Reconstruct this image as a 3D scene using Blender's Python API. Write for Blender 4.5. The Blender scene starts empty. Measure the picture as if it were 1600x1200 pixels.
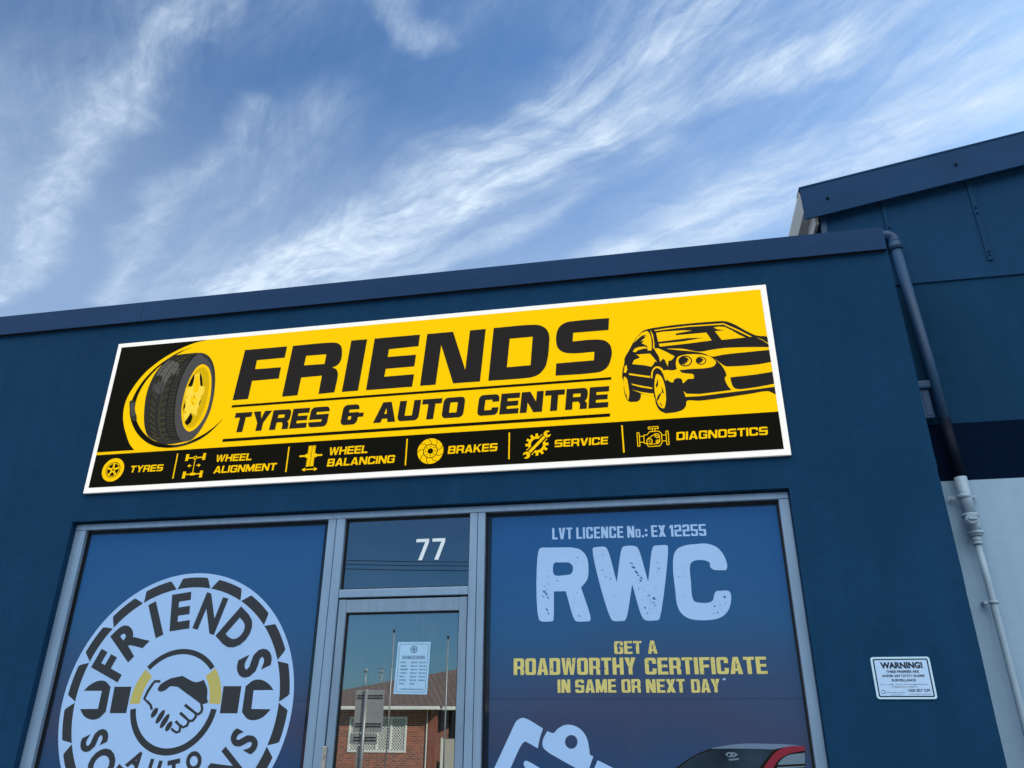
import bpy, bmesh, math, random
import numpy as np
from mathutils import Vector, Matrix
from mathutils.geometry import delaunay_2d_cdt
random.seed(7)
S = bpy.context.scene
C = S.collection
R = math.radians

# ------------------------------------------------------------------ camera
D = 4.7                      # camera to shop wall
CAM = Vector((0, -D, 1.6))
PITCH, YAW, ROLL, FPX = 1.99166307, 0.19203226, 0.00495349, 1201.0
cam = bpy.data.cameras.new('camera'); camo = bpy.data.objects.new('camera', cam); C.objects.link(camo)
ROT = Matrix.Rotation(YAW, 3, 'Z') @ Matrix.Rotation(PITCH, 3, 'X') @ Matrix.Rotation(ROLL, 3, 'Z')
camo.matrix_world = Matrix.Translation(CAM) @ ROT.to_4x4()
cam.sensor_fit = 'HORIZONTAL'; cam.sensor_width = 36; cam.lens = FPX / 1600 * 36
cam.clip_start = .05; cam.clip_end = 3000
S.camera = camo
S.view_settings.view_transform = 'Standard'; S.view_settings.look = 'None'
S.view_settings.gamma = 1; S.view_settings.exposure = 0.9
S.view_settings.use_curve_mapping = False

def W(px, py, y=0.0):
    """photo pixel -> (x, z) on the vertical plane at depth y"""
    d = ROT @ Vector(((px-800)/FPX, -(py-600)/FPX, -1)); t = (y + D)/d.y
    return (d.x*t, 1.6 + d.z*t)

# ------------------------------------------------------------------ sky, sun
SUN_EL, SUN_AZ = R(34), R(52)       # azimuth measured from +y towards +x
sund = Vector((math.sin(SUN_AZ)*math.cos(SUN_EL), math.cos(SUN_AZ)*math.cos(SUN_EL), math.sin(SUN_EL)))
sl = bpy.data.lights.new('sun', 'SUN'); sl.energy = 4.0; sl.angle = R(.5); sl.color = (1, .93, .84)
so = bpy.data.objects.new('sun', sl); C.objects.link(so)
so.rotation_euler = (-sund).to_track_quat('-Z', 'Y').to_euler()

wd = bpy.data.worlds.new('World'); S.world = wd; wd.use_nodes = True
nt = wd.node_tree; N = nt.nodes; Lk = nt.links; N.clear()
def nd(t, **k):
    n = N.new(t)
    for a, b in k.items(): setattr(n, a, b)
    return n
def put(sock, v):
    if hasattr(v, 'is_output'): Lk.new(v, sock)
    else: sock.default_value = v
def M(op, a, b=0.0, c=None, clamp=False):
    n = nd('ShaderNodeMath', operation=op, use_clamp=clamp); put(n.inputs[0], a); put(n.inputs[1], b)
    if c is not None: put(n.inputs[2], c)
    return n.outputs[0]
def VM(op, a, b=None, s=None):
    n = nd('ShaderNodeVectorMath', operation=op); put(n.inputs[0], a)
    if b is not None: put(n.inputs[1], b)
    if s is not None: put(n.inputs['Scale'], s)
    return n.outputs['Value'] if op in ('DOT_PRODUCT', 'LENGTH') else n.outputs[0]
def MR(v, a, b, c=0.0, d=1.0, t='SMOOTHSTEP'):
    n = nd('ShaderNodeMapRange', interpolation_type=t); put(n.inputs[0], v)
    for i, q in enumerate((a, b, c, d)): put(n.inputs[i+1], q)
    return n.outputs[0]
def NZ(vec, scale, detail=5, rough=.55, dist=0.0):
    n = nd('ShaderNodeTexNoise'); put(n.inputs['Vector'], vec); n.inputs['Scale'].default_value = scale
    n.inputs['Detail'].default_value = detail; n.inputs['Roughness'].default_value = rough; n.inputs['Distortion'].default_value = dist
    return n
sky = nd('ShaderNodeTexSky', sky_type='NISHITA'); sky.sun_disc = False
sky.sun_elevation = SUN_EL; sky.sun_rotation = SUN_AZ
sky.air_density = 1.0; sky.dust_density = .6; sky.ozone_density = 1.6
gen = nd('ShaderNodeTexCoord').outputs['Generated']
sep = nd('ShaderNodeSeparateXYZ'); Lk.new(gen, sep.inputs[0])
zc = M('MAXIMUM', sep.outputs[2], .06)
cmb = nd('ShaderNodeCombineXYZ'); Lk.new(M('DIVIDE', sep.outputs[0], zc), cmb.inputs[0]); Lk.new(M('DIVIDE', sep.outputs[1], zc), cmb.inputs[1])
uv = cmb.outputs[0]
# warp
wn = NZ(uv, 2.3, 4, .55)
warp = VM('SCALE', VM('SUBTRACT', wn.outputs['Color'], (.5, .5, .5)), s=.16)
wn2 = NZ(uv, 7, 5, .62)
warp2 = VM('SCALE', VM('SUBTRACT', wn2.outputs['Color'], (.5, .5, .5)), s=.085)
p = VM('ADD', VM('ADD', uv, warp), warp2)
sx = nd('ShaderNodeSeparateXYZ'); Lk.new(p, sx.inputs[0])
flat = nd('ShaderNodeCombineXYZ'); Lk.new(sx.outputs[0], flat.inputs[0]); Lk.new(sx.outputs[1], flat.inputs[1]); p = flat.outputs[0]
def streak(pts, w, s):
    out = None
    for (a, b) in zip(pts[:-1], pts[1:]):
        ba = (b[0]-a[0], b[1]-a[1], 0); l2 = ba[0]**2 + ba[1]**2
        pa = VM('SUBTRACT', p, (a[0], a[1], 0))
        h = M('DIVIDE', VM('DOT_PRODUCT', pa, ba), l2, clamp=True)
        hb = VM('SCALE', ba, s=h)
        d = VM('LENGTH', VM('SUBTRACT', pa, hb))
        f = MR(d, 0.0, w, s, 0.0)
        out = f if out is None else M('MAXIMUM', out, f)
    return out
ST = [streak([(-1.62, 1.42), (-1.09, 1.04), (-.86, .87), (-.60, .70)], .075, .85),
      streak([(-1.5, 1.2), (-1.05, .88), (-.6, .66), (-.3, .6)], .24, .28),
      streak([(-1.36, 1.49), (-.96, 1.15), (-.64, .96)], .075, .44),
      streak([(-1.22, 1.50), (-.80, 1.20), (-.52, .98)], .13, .34),
      streak([(-1.04, 1.53), (-.5, 1.28), (-.26, 1.12), (-.12, 1.04), (.03, .96), (.12, .86), (.15, .76)], .135, 1.0),
      streak([(-.95, 1.52), (-.25, 1.18), (.2, .95)], .24, .48),
      streak([(-.90, 1.57), (-.40, 1.32), (-.02, 1.09), (.33, 1.0)], .10, .95),
      streak([(-.62, 1.54), (-.25, 1.38), (.08, 1.17)], .07, .50),
      streak([(-.06, 1.56), (.24, 1.38), (.60, 1.17)], .135, 1.0),
      streak([(.0, 1.4), (.34, 1.2), (.7, 1.08)], .14, .45),
      streak([(.08, .80), (.5, .98), (.9, 1.15)], .26, .52),
      streak([(.2, 1.25), (.6, 1.06), (1.0, 1.0)], .34, .34),
      streak([(-.37, .70), (-.33, .82), (-.30, .85)], .045, .55), streak([(-.30, .85), (-.2, .80), (-.05, .78)], .05, .16)]
mask = ST[0]
for q in ST[1:]: mask = M('ADD', M('MAXIMUM', mask, q), M('MULTIPLY', M('MINIMUM', mask, q), .35))
# fibres running along the streaks, combed by finer cross wisps
def rotscale(v, ang, sc):
    m1 = nd('ShaderNodeMapping', vector_type='POINT'); Lk.new(v, m1.inputs[0]); m1.inputs['Rotation'].default_value = (0, 0, R(ang))
    m2 = nd('ShaderNodeMapping', vector_type='POINT'); Lk.new(m1.outputs[0], m2.inputs[0]); m2.inputs['Scale'].default_value = sc
    return m2.outputs[0]
fib = NZ(rotscale(VM('ADD', uv, warp), 33, (1.0, 9.5, 1)), 1.6, 11, .64, .25).outputs[0]
comb = NZ(rotscale(VM('ADD', uv, VM('SCALE', warp, s=.7)), 57, (1.9, 15, 1)), 2.0, 11, .70, .5).outputs[0]
comb2 = NZ(rotscale(p, 12, (1.7, 12, 1)), 2.1, 11, .70, .5).outputs[0]
pick = MR(NZ(VM('ADD', uv, (5.2, .3, 0)), 2.1, 3, .5).outputs[0], .42, .58)
comb = M('ADD', M('MULTIPLY', comb, M('SUBTRACT', 1.0, pick)), M('MULTIPLY', comb2, pick))
fine = NZ(p, 24, 6, .65, .8).outputs[0]
fb = M('ADD', M('ADD', M('MULTIPLY', fib, .48), M('MULTIPLY', comb, .40)), M('MULTIPLY', fine, .12))
fb = M('POWER', MR(fb, .34, .67, t='LINEAR'), 1.2)
big = MR(NZ(p, 4.2, 5, .6, .4).outputs[0], .34, .62, .55, 1.0)
thin = MR(NZ(VM('ADD', uv, (3.1, 1.7, 0)), 1.3, 3, .5).outputs[0], .38, .72)
base = M('MULTIPLY', thin, M('MULTIPLY_ADD', fb, .08, .02))
cl = M('ADD', M('MULTIPLY', M('MULTIPLY', mask, big), M('MULTIPLY_ADD', fb, .88, .13)), base)
low = MR(sep.outputs[2], .74, .46, 0.0, .30)                 # paler towards the horizon
backm = MR(sep.outputs[1], .12, -.35)
cl = M('ADD', M('MULTIPLY', cl, M('MULTIPLY_ADD', backm, -.6, 1.0)), M('MULTIPLY', low, M('MULTIPLY_ADD', backm, -.9, 1.0)))
# unseen bright cloud added on the street side to fill-light the shaded front
back = MR(sep.outputs[1], .12, -.35)
bk = M('MULTIPLY', M('MULTIPLY', back, MR(sep.outputs[2], .22, .50)), MR(NZ(gen, 2.6, 6, .6, .3).outputs[0], .30, .62, .25, .95))
cl = M('MINIMUM', M('MAXIMUM', cl, bk), .97)
skyc = nd('ShaderNodeVectorMath', operation='SCALE'); Lk.new(sky.outputs[0], skyc.inputs[0]); skyc.inputs['Scale'].default_value = .072
tint = VM('MULTIPLY', skyc.outputs[0], (.57, .91, 1.19))
hz = nd('ShaderNodeMix', data_type='RGBA'); put(hz.inputs['Factor'], MR(sep.outputs[1], .2, -.3)); hz.inputs[6].default_value = (1, 1, 1, 1); hz.inputs[7].default_value = (.42, .50, .55, 1)
tint = VM('MULTIPLY', tint, hz.outputs[2])
mx = nd('ShaderNodeMix', data_type='RGBA'); put(mx.inputs['Factor'], cl); Lk.new(tint, mx.inputs[6])
cc = nd('ShaderNodeMix', data_type='RGBA'); put(cc.inputs['Factor'], M('MULTIPLY', back, MR(sep.outputs[2], .22, .50)))
cc.inputs[6].default_value = (.40, .475, .56, 1); cc.inputs[7].default_value = (2.35, 2.27, 2.16, 1)
Lk.new(cc.outputs[2], mx.inputs[7])
bg = nd('ShaderNodeBackground'); Lk.new(mx.outputs[2], bg.inputs[0]); bg.inputs[1].default_value = 1.0
wd.cycles.sampling_method = 'MANUAL'; wd.cycles.sample_map_resolution = 512
wo = nd('ShaderNodeOutputWorld'); Lk.new(bg.outputs[0], wo.inputs[0])

# ------------------------------------------------------------------ materials
def srgb(r, g, b):
    f = lambda c: (c/255/12.92) if c/255 <= .04045 else ((c/255+.055)/1.055)**2.4
    return (f(r), f(g), f(b), 1)
MATS = {}
def mat(name, col, rough=.6, spec=.3, metal=0, var=0.0, vscale=8, bump=0.0, bscale=120, coat=0, stretch=(1, 1, 1), col2=None, rvar=0.0):
    if name in MATS: return MATS[name]
    m = bpy.data.materials.new(name); m.use_nodes = True; t = m.node_tree; b = t.nodes['Principled BSDF']
    col = tuple(col[:3]) + (1,)
    b.inputs['Base Color'].default_value = col; b.inputs['Roughness'].default_value = rough
    b.inputs['Specular IOR Level'].default_value = spec; b.inputs['Metallic'].default_value = metal
    b.inputs['Coat Weight'].default_value = coat; b.inputs['Coat Roughness'].default_value = .06
    tc = t.nodes.new('ShaderNodeTexCoord'); mpn = t.nodes.new('ShaderNodeMapping'); t.links.new(tc.outputs['Object'], mpn.inputs[0])
    mpn.inputs['Scale'].default_value = stretch
    def noise(sc, det=6, ro=.6, vec=mpn.outputs[0]):
        n = t.nodes.new('ShaderNodeTexNoise'); n.inputs['Scale'].default_value = sc; n.inputs['Detail'].default_value = det
        n.inputs['Roughness'].default_value = ro; t.links.new(vec, n.inputs['Vector']); return n.outputs[0]
    if var or col2:
        r = t.nodes.new('ShaderNodeMapRange'); t.links.new(noise(vscale), r.inputs[0]); r.inputs[1].default_value = .3; r.inputs[2].default_value = .7
        x = t.nodes.new('ShaderNodeMix'); x.data_type = 'RGBA'; t.links.new(r.outputs[0], x.inputs['Factor'])
        x.inputs[6].default_value = tuple(c*(1-var) for c in col[:3]) + (1,)
        x.inputs[7].default_value = (tuple(col2[:3]) + (1,)) if col2 else tuple(min(1, c*(1+var)) for c in col[:3]) + (1,)
        t.links.new(x.outputs[2], b.inputs['Base Color'])
    if rvar:
        r = t.nodes.new('ShaderNodeMapRange'); t.links.new(noise(vscale*1.7), r.inputs[0])
        r.inputs[3].default_value = rough-rvar; r.inputs[4].default_value = rough+rvar; t.links.new(r.outputs[0], b.inputs['Roughness'])
    if bump:
        bp = t.nodes.new('ShaderNodeBump'); bp.inputs['Strength'].default_value = bump; bp.inputs['Distance'].default_value = .004
        t.links.new(noise(bscale, 5, .65), bp.inputs['Height']); t.links.new(bp.outputs[0], b.inputs['Normal'])
    MATS[name] = m; return m

def render_mat(name, col, dark):
    """painted sand render: trowel mottling, faint vertical run marks, fine grain"""
    m = mat(name, col, .9, .05, bump=.8, bscale=150); t = m.node_tree; b = t.nodes['Principled BSDF']
    tc = t.nodes.new('ShaderNodeTexCoord')
    def nz(scale, sv, det=6, ro=.6):
        mp_ = t.nodes.new('ShaderNodeMapping'); mp_.inputs['Scale'].default_value = sv; t.links.new(tc.outputs['Object'], mp_.inputs[0])
        n = t.nodes.new('ShaderNodeTexNoise'); n.inputs['Scale'].default_value = scale; n.inputs['Detail'].default_value = det; n.inputs['Roughness'].default_value = ro
        t.links.new(mp_.outputs[0], n.inputs['Vector'])
        r = t.nodes.new('ShaderNodeMapRange'); r.inputs[1].default_value = .35; r.inputs[2].default_value = .68; t.links.new(n.outputs[0], r.inputs[0]); return r.outputs[0]
    a = nz(1.4, (1, 1, .8)); v = nz(3.0, (3.2, 3.2, .35)); g = nz(11, (1, 1, 2.5), 8, .7)
    def mul(x, k):
        q = t.nodes.new('ShaderNodeMath'); q.operation = 'MULTIPLY'; t.links.new(x, q.inputs[0]); q.inputs[1].default_value = k; return q.outputs[0]
    def add(x, y):
        q = t.nodes.new('ShaderNodeMath'); q.operation = 'ADD'; t.links.new(x, q.inputs[0]); t.links.new(y, q.inputs[1]); return q.outputs[0]
    f = add(add(mul(a, .40), mul(v, .28)), mul(g, .32))
    x = t.nodes.new('ShaderNodeMix'); x.data_type = 'RGBA'; t.links.new(f, x.inputs['Factor'])
    x.inputs[6].default_value = tuple(dark[:3]) + (1,); x.inputs[7].default_value = tuple(col[:3]) + (1,)
    # sparse pale scuffs and dust specks
    sp = t.nodes.new('ShaderNodeTexNoise'); sp.inputs['Scale'].default_value = 38; sp.inputs['Detail'].default_value = 3; t.links.new(tc.outputs['Object'], sp.inputs[0])
    sr = t.nodes.new('ShaderNodeMapRange'); sr.inputs[1].default_value = .70; sr.inputs[2].default_value = .80; sr.inputs[4].default_value = .35; t.links.new(sp.outputs[0], sr.inputs[0])
    # hairline cracks
    vo = t.nodes.new('ShaderNodeTexVoronoi'); vo.feature = 'DISTANCE_TO_EDGE'; vo.inputs['Scale'].default_value = .55
    wv = t.nodes.new('ShaderNodeTexNoise'); wv.inputs['Scale'].default_value = 3; wv.inputs['Detail'].default_value = 6
    ad = t.nodes.new('ShaderNodeVectorMath'); ad.operation = 'MULTIPLY_ADD'; t.links.new(tc.outputs['Object'], wv.inputs[0]); t.links.new(wv.outputs['Color'], ad.inputs[0]); ad.inputs[1].default_value = (.5, .5, .5); t.links.new(tc.outputs['Object'], ad.inputs[2]); t.links.new(ad.outputs[0], vo.inputs['Vector'])
    vr = t.nodes.new('ShaderNodeMapRange'); vr.inputs[1].default_value = 0; vr.inputs[2].default_value = .0035; vr.inputs[3].default_value = .14; vr.inputs[4].default_value = 0; t.links.new(vo.outputs['Distance'], vr.inputs[0])
    lim = t.nodes.new('ShaderNodeMapRange'); lim.inputs[1].default_value = .5; lim.inputs[2].default_value = .6; ln = t.nodes.new('ShaderNodeTexNoise'); ln.inputs['Scale'].default_value = .9; t.links.new(tc.outputs['Object'], ln.inputs[0]); t.links.new(ln.outputs[0], lim.inputs[0])
    cm = t.nodes.new('ShaderNodeMath'); cm.operation = 'MULTIPLY'; t.links.new(vr.outputs[0], cm.inputs[0]); t.links.new(lim.outputs[0], cm.inputs[1])
    y = t.nodes.new('ShaderNodeMix'); y.data_type = 'RGBA'; t.links.new(cm.outputs[0], y.inputs['Factor']); t.links.new(x.outputs[2], y.inputs[6]); y.inputs[7].default_value = tuple(c*.35 for c in dark[:3]) + (1,)
    x = t.nodes.new('ShaderNodeMix'); x.data_type = 'RGBA'; t.links.new(sr.outputs[0], x.inputs['Factor']); t.links.new(y.outputs[2], x.inputs[6]); x.inputs[7].default_value = tuple(min(1, c*1.6+.006) for c in col[:3]) + (1,)
    t.links.new(x.outputs[2], b.inputs['Base Color']); return m

BLUE = render_mat('blue_render_paint', (.0080, .0455, .113), (.0044, .0305, .077))
BLUE3 = render_mat('blue_neighbour_paint', (.0076, .0430, .104), (.0044, .031, .074))
BLUE2 = render_mat('blue_sheet_paint', (.0105, .049, .122), (.0075, .037, .094))
FLASH = mat('blue_metal_flashing', (.0068, .036, .104), .6, .08, var=.12, vscale=3, stretch=(.3, 1, 1))
FLASH2 = mat('blue_barge_metal', (.0095, .042, .112), .6, .05, var=.10, vscale=2)
NAVY = render_mat('navy_band_paint', (.0003, .0060, .0235), (.0002, .0045, .018))
GREYW = render_mat('grey_render_paint', (.265, .41, .56), (.215, .345, .485))
ALU = mat('silver_anodised_frame', (.172, .282, .43), .38, .5, metal=.25, var=.10, vscale=5, stretch=(4, 4, .5), rvar=.06)
ALUD = mat('silver_door_frame', (.148, .240, .355), .42, .5, metal=.25, var=.12, vscale=5, stretch=(4, 4, .6), rvar=.06)
RUBBER = mat('black_gasket', (.006, .008, .012), .6, .3)
WHITE = mat('white_sign_face', (.93, .925, .91), .6, .02)
YEL = mat('yellow_vinyl', (.97, .60, .0008), .6, .02)
YEL2 = mat('yellow_print', (.95, .575, .0012), .6, .02)
YELD = mat('dark_yellow_print', (.66, .42, .003), .6, .02)
YELL = mat('light_yellow_print', (.95, .68, .06), .6, .02)
INK = mat('charcoal_vinyl', (.020, .0185, .0180), .6, .02)
INK2 = mat('black_vinyl', (.0055, .0058, .0035), .6, .02)
TYG = mat('tyre_side_grey', (.073, .073, .076), .6, .02)
TYD = mat('tyre_tread_grey', (.036, .036, .032), .6, .02)
TYM = mat('tyre_shine_grey', (.12, .122, .115), .6, .02)
TYK = mat('tyre_groove_black', (.010, .010, .008), .6, .02)
TYO = mat('tyre_groove_olive', (.080, .072, .020), .6, .02)
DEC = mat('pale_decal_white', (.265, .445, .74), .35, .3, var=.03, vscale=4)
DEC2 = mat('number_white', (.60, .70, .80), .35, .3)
DECI = mat('decal_charcoal', (.020, .025, .034), .35, .35)
DECY = mat('decal_straw_yellow', (.47, .45, .16), .35, .3, var=.06, vscale=30)
DECG = mat('decal_gold', (.37, .36, .115), .35, .3)
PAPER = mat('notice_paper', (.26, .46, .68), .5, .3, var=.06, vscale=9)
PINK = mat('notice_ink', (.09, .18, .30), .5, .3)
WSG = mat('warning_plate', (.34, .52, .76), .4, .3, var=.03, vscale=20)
WRIM = mat('warning_rim', (.38, .60, .76), .4, .3)
WINK = mat('warning_ink', (.006, .011, .035), .4, .3)
PVC = mat('grey_pipe_paint', (.26, .38, .50), .45, .35, var=.08, vscale=12)
PVCB = mat('blue_pipe_paint', (.0125, .052, .125), .5, .25, var=.1, vscale=10)
PVCN = mat('navy_pipe_paint', (.0008, .0055, .018), .6, .1)
SOFF = mat('white_eave_sheet', (.42, .43, .43), .5, .3, var=.06)
SCREW = mat('screw_head', (.002, .008, .020), .7, .02)
RED = mat('printed_red', (.17, .014, .032), .3, .3)
RED2 = mat('printed_dark_red', (.10, .012, .03), .3, .3)
CGL = mat('printed_dark_glass', (.004, .010, .020), .4, .15, col2=(.022, .045, .075), vscale=3)
CGL2 = mat('printed_pale_glass', (.10, .16, .23), .3, .3)
CRF = mat('printed_pale_roof', (.10, .16, .26), .3, .3)
INT = mat('dark_interior_paint', (.035, .045, .055), .8, .1)
CONC = mat('concrete_pavement', (.36, .35, .33), .85, .2, var=.14, vscale=2.5, bump=.4, bscale=60)
ASPH = mat('asphalt', (.075, .075, .078), .9, .2, var=.2, vscale=6, bump=.6, bscale=150)
GRASS = mat('dry_lawn', (.09, .11, .035), .95, .1, var=.3, vscale=3, bump=.8, bscale=40)
PAINTW = mat('road_paint_white', (.72, .72, .70), .7, .2)
STEEL = mat('galvanised_steel', (.30, .31, .30), .45, .5, metal=.5, var=.1)
SIGNB = mat('bare_aluminium_back', (.34, .34, .31), .5, .4, metal=.3, var=.08)
TRIMW = mat('cream_trim_paint', (.78, .76, .68), .55, .3)
DARKT = mat('dark_timber', (.022, .018, .015), .7, .2)
WIRE = mat('black_cable', (.01, .01, .012), .6, .2)
GRILL = mat('security_mesh_backing', (.5, .47, .38), .7, .2)
LAMPM = mat('white_batten', (.7, .72, .7), .5, .3)

def film_mat():
    m = bpy.data.materials.new('printed_film_reflection_tint'); m.use_nodes = True; t = m.node_tree; b = t.nodes['Principled BSDF']
    b.inputs['Roughness'].default_value = .5; b.inputs['Specular IOR Level'].default_value = .15
    b.inputs['Coat Weight'].default_value = .22; b.inputs['Coat Roughness'].default_value = .05
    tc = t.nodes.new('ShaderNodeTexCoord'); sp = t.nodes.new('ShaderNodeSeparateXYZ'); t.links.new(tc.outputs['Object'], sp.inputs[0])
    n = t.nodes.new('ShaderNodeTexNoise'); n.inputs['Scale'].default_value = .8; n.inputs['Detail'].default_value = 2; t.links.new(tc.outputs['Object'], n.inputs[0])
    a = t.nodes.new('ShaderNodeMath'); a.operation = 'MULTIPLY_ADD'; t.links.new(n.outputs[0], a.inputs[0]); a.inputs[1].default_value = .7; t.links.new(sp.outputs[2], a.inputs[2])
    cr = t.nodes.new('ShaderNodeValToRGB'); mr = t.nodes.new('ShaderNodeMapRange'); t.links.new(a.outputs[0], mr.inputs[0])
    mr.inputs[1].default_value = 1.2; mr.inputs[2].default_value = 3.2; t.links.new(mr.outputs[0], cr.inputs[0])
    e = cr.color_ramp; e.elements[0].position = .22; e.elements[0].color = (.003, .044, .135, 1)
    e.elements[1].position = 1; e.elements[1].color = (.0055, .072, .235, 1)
    for ps, c in ((.37, (.029, .045, .104, 1)), (.50, (.022, .057, .140, 1)), (.66, (.0125, .074, .195, 1))):  # blue is print; purple stops paint the reflected brick house into the colour
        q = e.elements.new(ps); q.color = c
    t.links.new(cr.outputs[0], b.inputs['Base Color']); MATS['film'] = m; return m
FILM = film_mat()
SEAM = mat('film_seam', (.012, .028, .065), .4, .3)

def glass_mat(name, refl, tint, dirt):
    m = bpy.data.materials.new(name); m.use_nodes = True; t = m.node_tree; t.nodes.clear()
    o = t.nodes.new('ShaderNodeOutputMaterial'); g = t.nodes.new('ShaderNodeBsdfGlossy'); g.inputs['Roughness'].default_value = .004
    g.inputs['Color'].default_value = (.88, .96, 1.0, 1)
    tr = t.nodes.new('ShaderNodeBsdfTransparent'); tr.inputs[0].default_value = tint
    mx_ = t.nodes.new('ShaderNodeMixShader'); mx_.inputs[0].default_value = refl
    t.links.new(tr.outputs[0], mx_.inputs[1]); t.links.new(g.outputs[0], mx_.inputs[2])
    df = t.nodes.new('ShaderNodeBsdfDiffuse'); df.inputs[0].default_value = (.25, .30, .33, 1)
    tc = t.nodes.new('ShaderNodeTexCoord'); mp_ = t.nodes.new('ShaderNodeMapping'); mp_.inputs['Scale'].default_value = (46, 46, 1.3)
    t.links.new(tc.outputs['Object'], mp_.inputs[0])
    n = t.nodes.new('ShaderNodeTexNoise'); n.inputs['Scale'].default_value = 1.0; n.inputs['Detail'].default_value = 6; n.inputs['Distortion'].default_value = .5; t.links.new(mp_.outputs[0], n.inputs[0])
    n2 = t.nodes.new('ShaderNodeTexNoise'); n2.inputs['Scale'].default_value = 5; n2.inputs['Detail'].default_value = 5; t.links.new(tc.outputs['Object'], n2.inputs[0])
    mu = t.nodes.new('ShaderNodeMath'); mu.operation = 'MULTIPLY'; t.links.new(n.outputs[0], mu.inputs[0]); t.links.new(n2.outputs[0], mu.inputs[1])
    mr = t.nodes.new('ShaderNodeMapRange'); mr.inputs[1].default_value = .15; mr.inputs[2].default_value = .42; mr.inputs[4].default_value = dirt; t.links.new(mu.outputs[0], mr.inputs[0])
    m2 = t.nodes.new('ShaderNodeMixShader'); t.links.new(mr.outputs[0], m2.inputs[0]); t.links.new(mx_.outputs[0], m2.inputs[1]); t.links.new(df.outputs[0], m2.inputs[2])
    t.links.new(m2.outputs[0], o.inputs[0]); return m
GLD = glass_mat('streaky_door_glass', .40, (.30, .36, .40, 1), .12)
GLT = glass_mat('transom_glass', .28, (.30, .36, .42, 1), .03)
GLW = mat('window_glass_backing', (.010, .020, .036), .05, .5)

def brick_mat():
    m = bpy.data.materials.new('red_brick'); m.use_nodes = True; t = m.node_tree; b = t.nodes['Principled BSDF']
    tc = t.nodes.new('ShaderNodeTexCoord'); mp_ = t.nodes.new('ShaderNodeMapping'); mp_.inputs['Rotation'].default_value = (R(90), 0, 0)
    t.links.new(tc.outputs['Object'], mp_.inputs[0]); br = t.nodes.new('ShaderNodeTexBrick'); t.links.new(mp_.outputs[0], br.inputs[0])
    br.inputs['Color1'].default_value = (.42, .105, .045, 1); br.inputs['Color2'].default_value = (.21, .060, .032, 1); br.inputs['Mortar'].default_value = (.34, .25, .19, 1)
    br.inputs['Scale'].default_value = 1; br.inputs['Brick Width'].default_value = .24; br.inputs['Row Height'].default_value = .086; br.inputs['Mortar Size'].default_value = .010
    t.links.new(br.outputs[0], b.inputs['Base Color']); b.inputs['Roughness'].default_value = .85; return m
BRICK = brick_mat()
def tile_mat():
    m = bpy.data.materials.new('brown_roof_tiles'); m.use_nodes = True; t = m.node_tree; b = t.nodes['Principled BSDF']
    tc = t.nodes.new('ShaderNodeTexCoord'); br = t.nodes.new('ShaderNodeTexBrick'); t.links.new(tc.outputs['Object'], br.inputs[0])
    br.inputs['Color1'].default_value = (.115, .055, .038, 1); br.inputs['Color2'].default_value = (.075, .040, .030, 1); br.inputs['Mortar'].default_value = (.014, .010, .010, 1)
    br.inputs['Scale'].default_value = 1; br.inputs['Brick Width'].default_value = .30; br.inputs['Row Height'].default_value = .33; br.inputs['Mortar Size'].default_value = .03
    t.links.new(br.outputs[0], b.inputs['Base Color']); b.inputs['Roughness'].default_value = .8; return m
TILE = tile_mat()

# ------------------------------------------------------------------ mesh helpers
def thing(name, label, cat, loc=(0, 0, 0), group=None):
    o = bpy.data.objects.new(name, None); C.objects.link(o); o.location = loc; o.empty_display_size = .1
    o['label'] = label; o['category'] = cat
    if group: o['group'] = group
    return o
def tag(o, label, cat, group=None):
    o['label'] = label; o['category'] = cat
    if group: o['group'] = group
    return o
def link(name, bm, mats, parent=None, smooth=False, root=None):
    me = bpy.data.meshes.new(name); bm.to_mesh(me); bm.free()
    for m in (mats if isinstance(mats, (list, tuple)) else [mats]): me.materials.append(m)
    if smooth:
        for f in me.polygons: f.use_smooth = True
    o = bpy.data.objects.new(name, me); C.objects.link(o)
    if parent:
        o.parent = parent; q = parent; off = Vector((0, 0, 0))
        while q: off += q.location; q = q.parent
        o.location = -off
    return o
def struct(name, bm, m):
    o = link(name, bm, m); o['kind'] = 'structure'; return o
def box(bm, x0, x1, y0, y1, z0, z1, bev=0.0, mi=0):
    v = [bm.verts.new(c) for c in ((x0, y0, z0), (x1, y0, z0), (x1, y1, z0), (x0, y1, z0), (x0, y0, z1), (x1, y0, z1), (x1, y1, z1), (x0, y1, z1))]
    fs = [bm.faces.new([v[i] for i in q]) for q in ((0, 3, 2, 1), (4, 5, 6, 7), (0, 1, 5, 4), (1, 2, 6, 5), (2, 3, 7, 6), (3, 0, 4, 7))]
    for f in fs: f.material_index = mi
    if bev:
        es = list({e for f in fs for e in f.edges})
        r = bmesh.ops.bevel(bm, geom=es, offset=bev, segments=2, affect='EDGES', profile=.5)
        for f in r['faces']: f.material_index = mi
    return bm
def prism(bm, poly, y0, y1, mi=0):
    """poly of (x, z), extruded from y0 (front) to y1"""
    a = sum(p_[0]*q[1]-q[0]*p_[1] for p_, q in zip(poly, poly[1:]+poly[:1]))
    if a < 0: poly = poly[::-1]
    f = [bm.verts.new((x, y0, z)) for x, z in poly]; b = [bm.verts.new((x, y1, z)) for x, z in poly]
    n = len(poly); fs = [bm.faces.new(f), bm.faces.new(b[::-1])]
    for i in range(n): fs.append(bm.faces.new((f[i], b[i], b[(i+1) % n], f[(i+1) % n])))
    for q in fs: q.material_index = mi
    return bm
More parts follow.
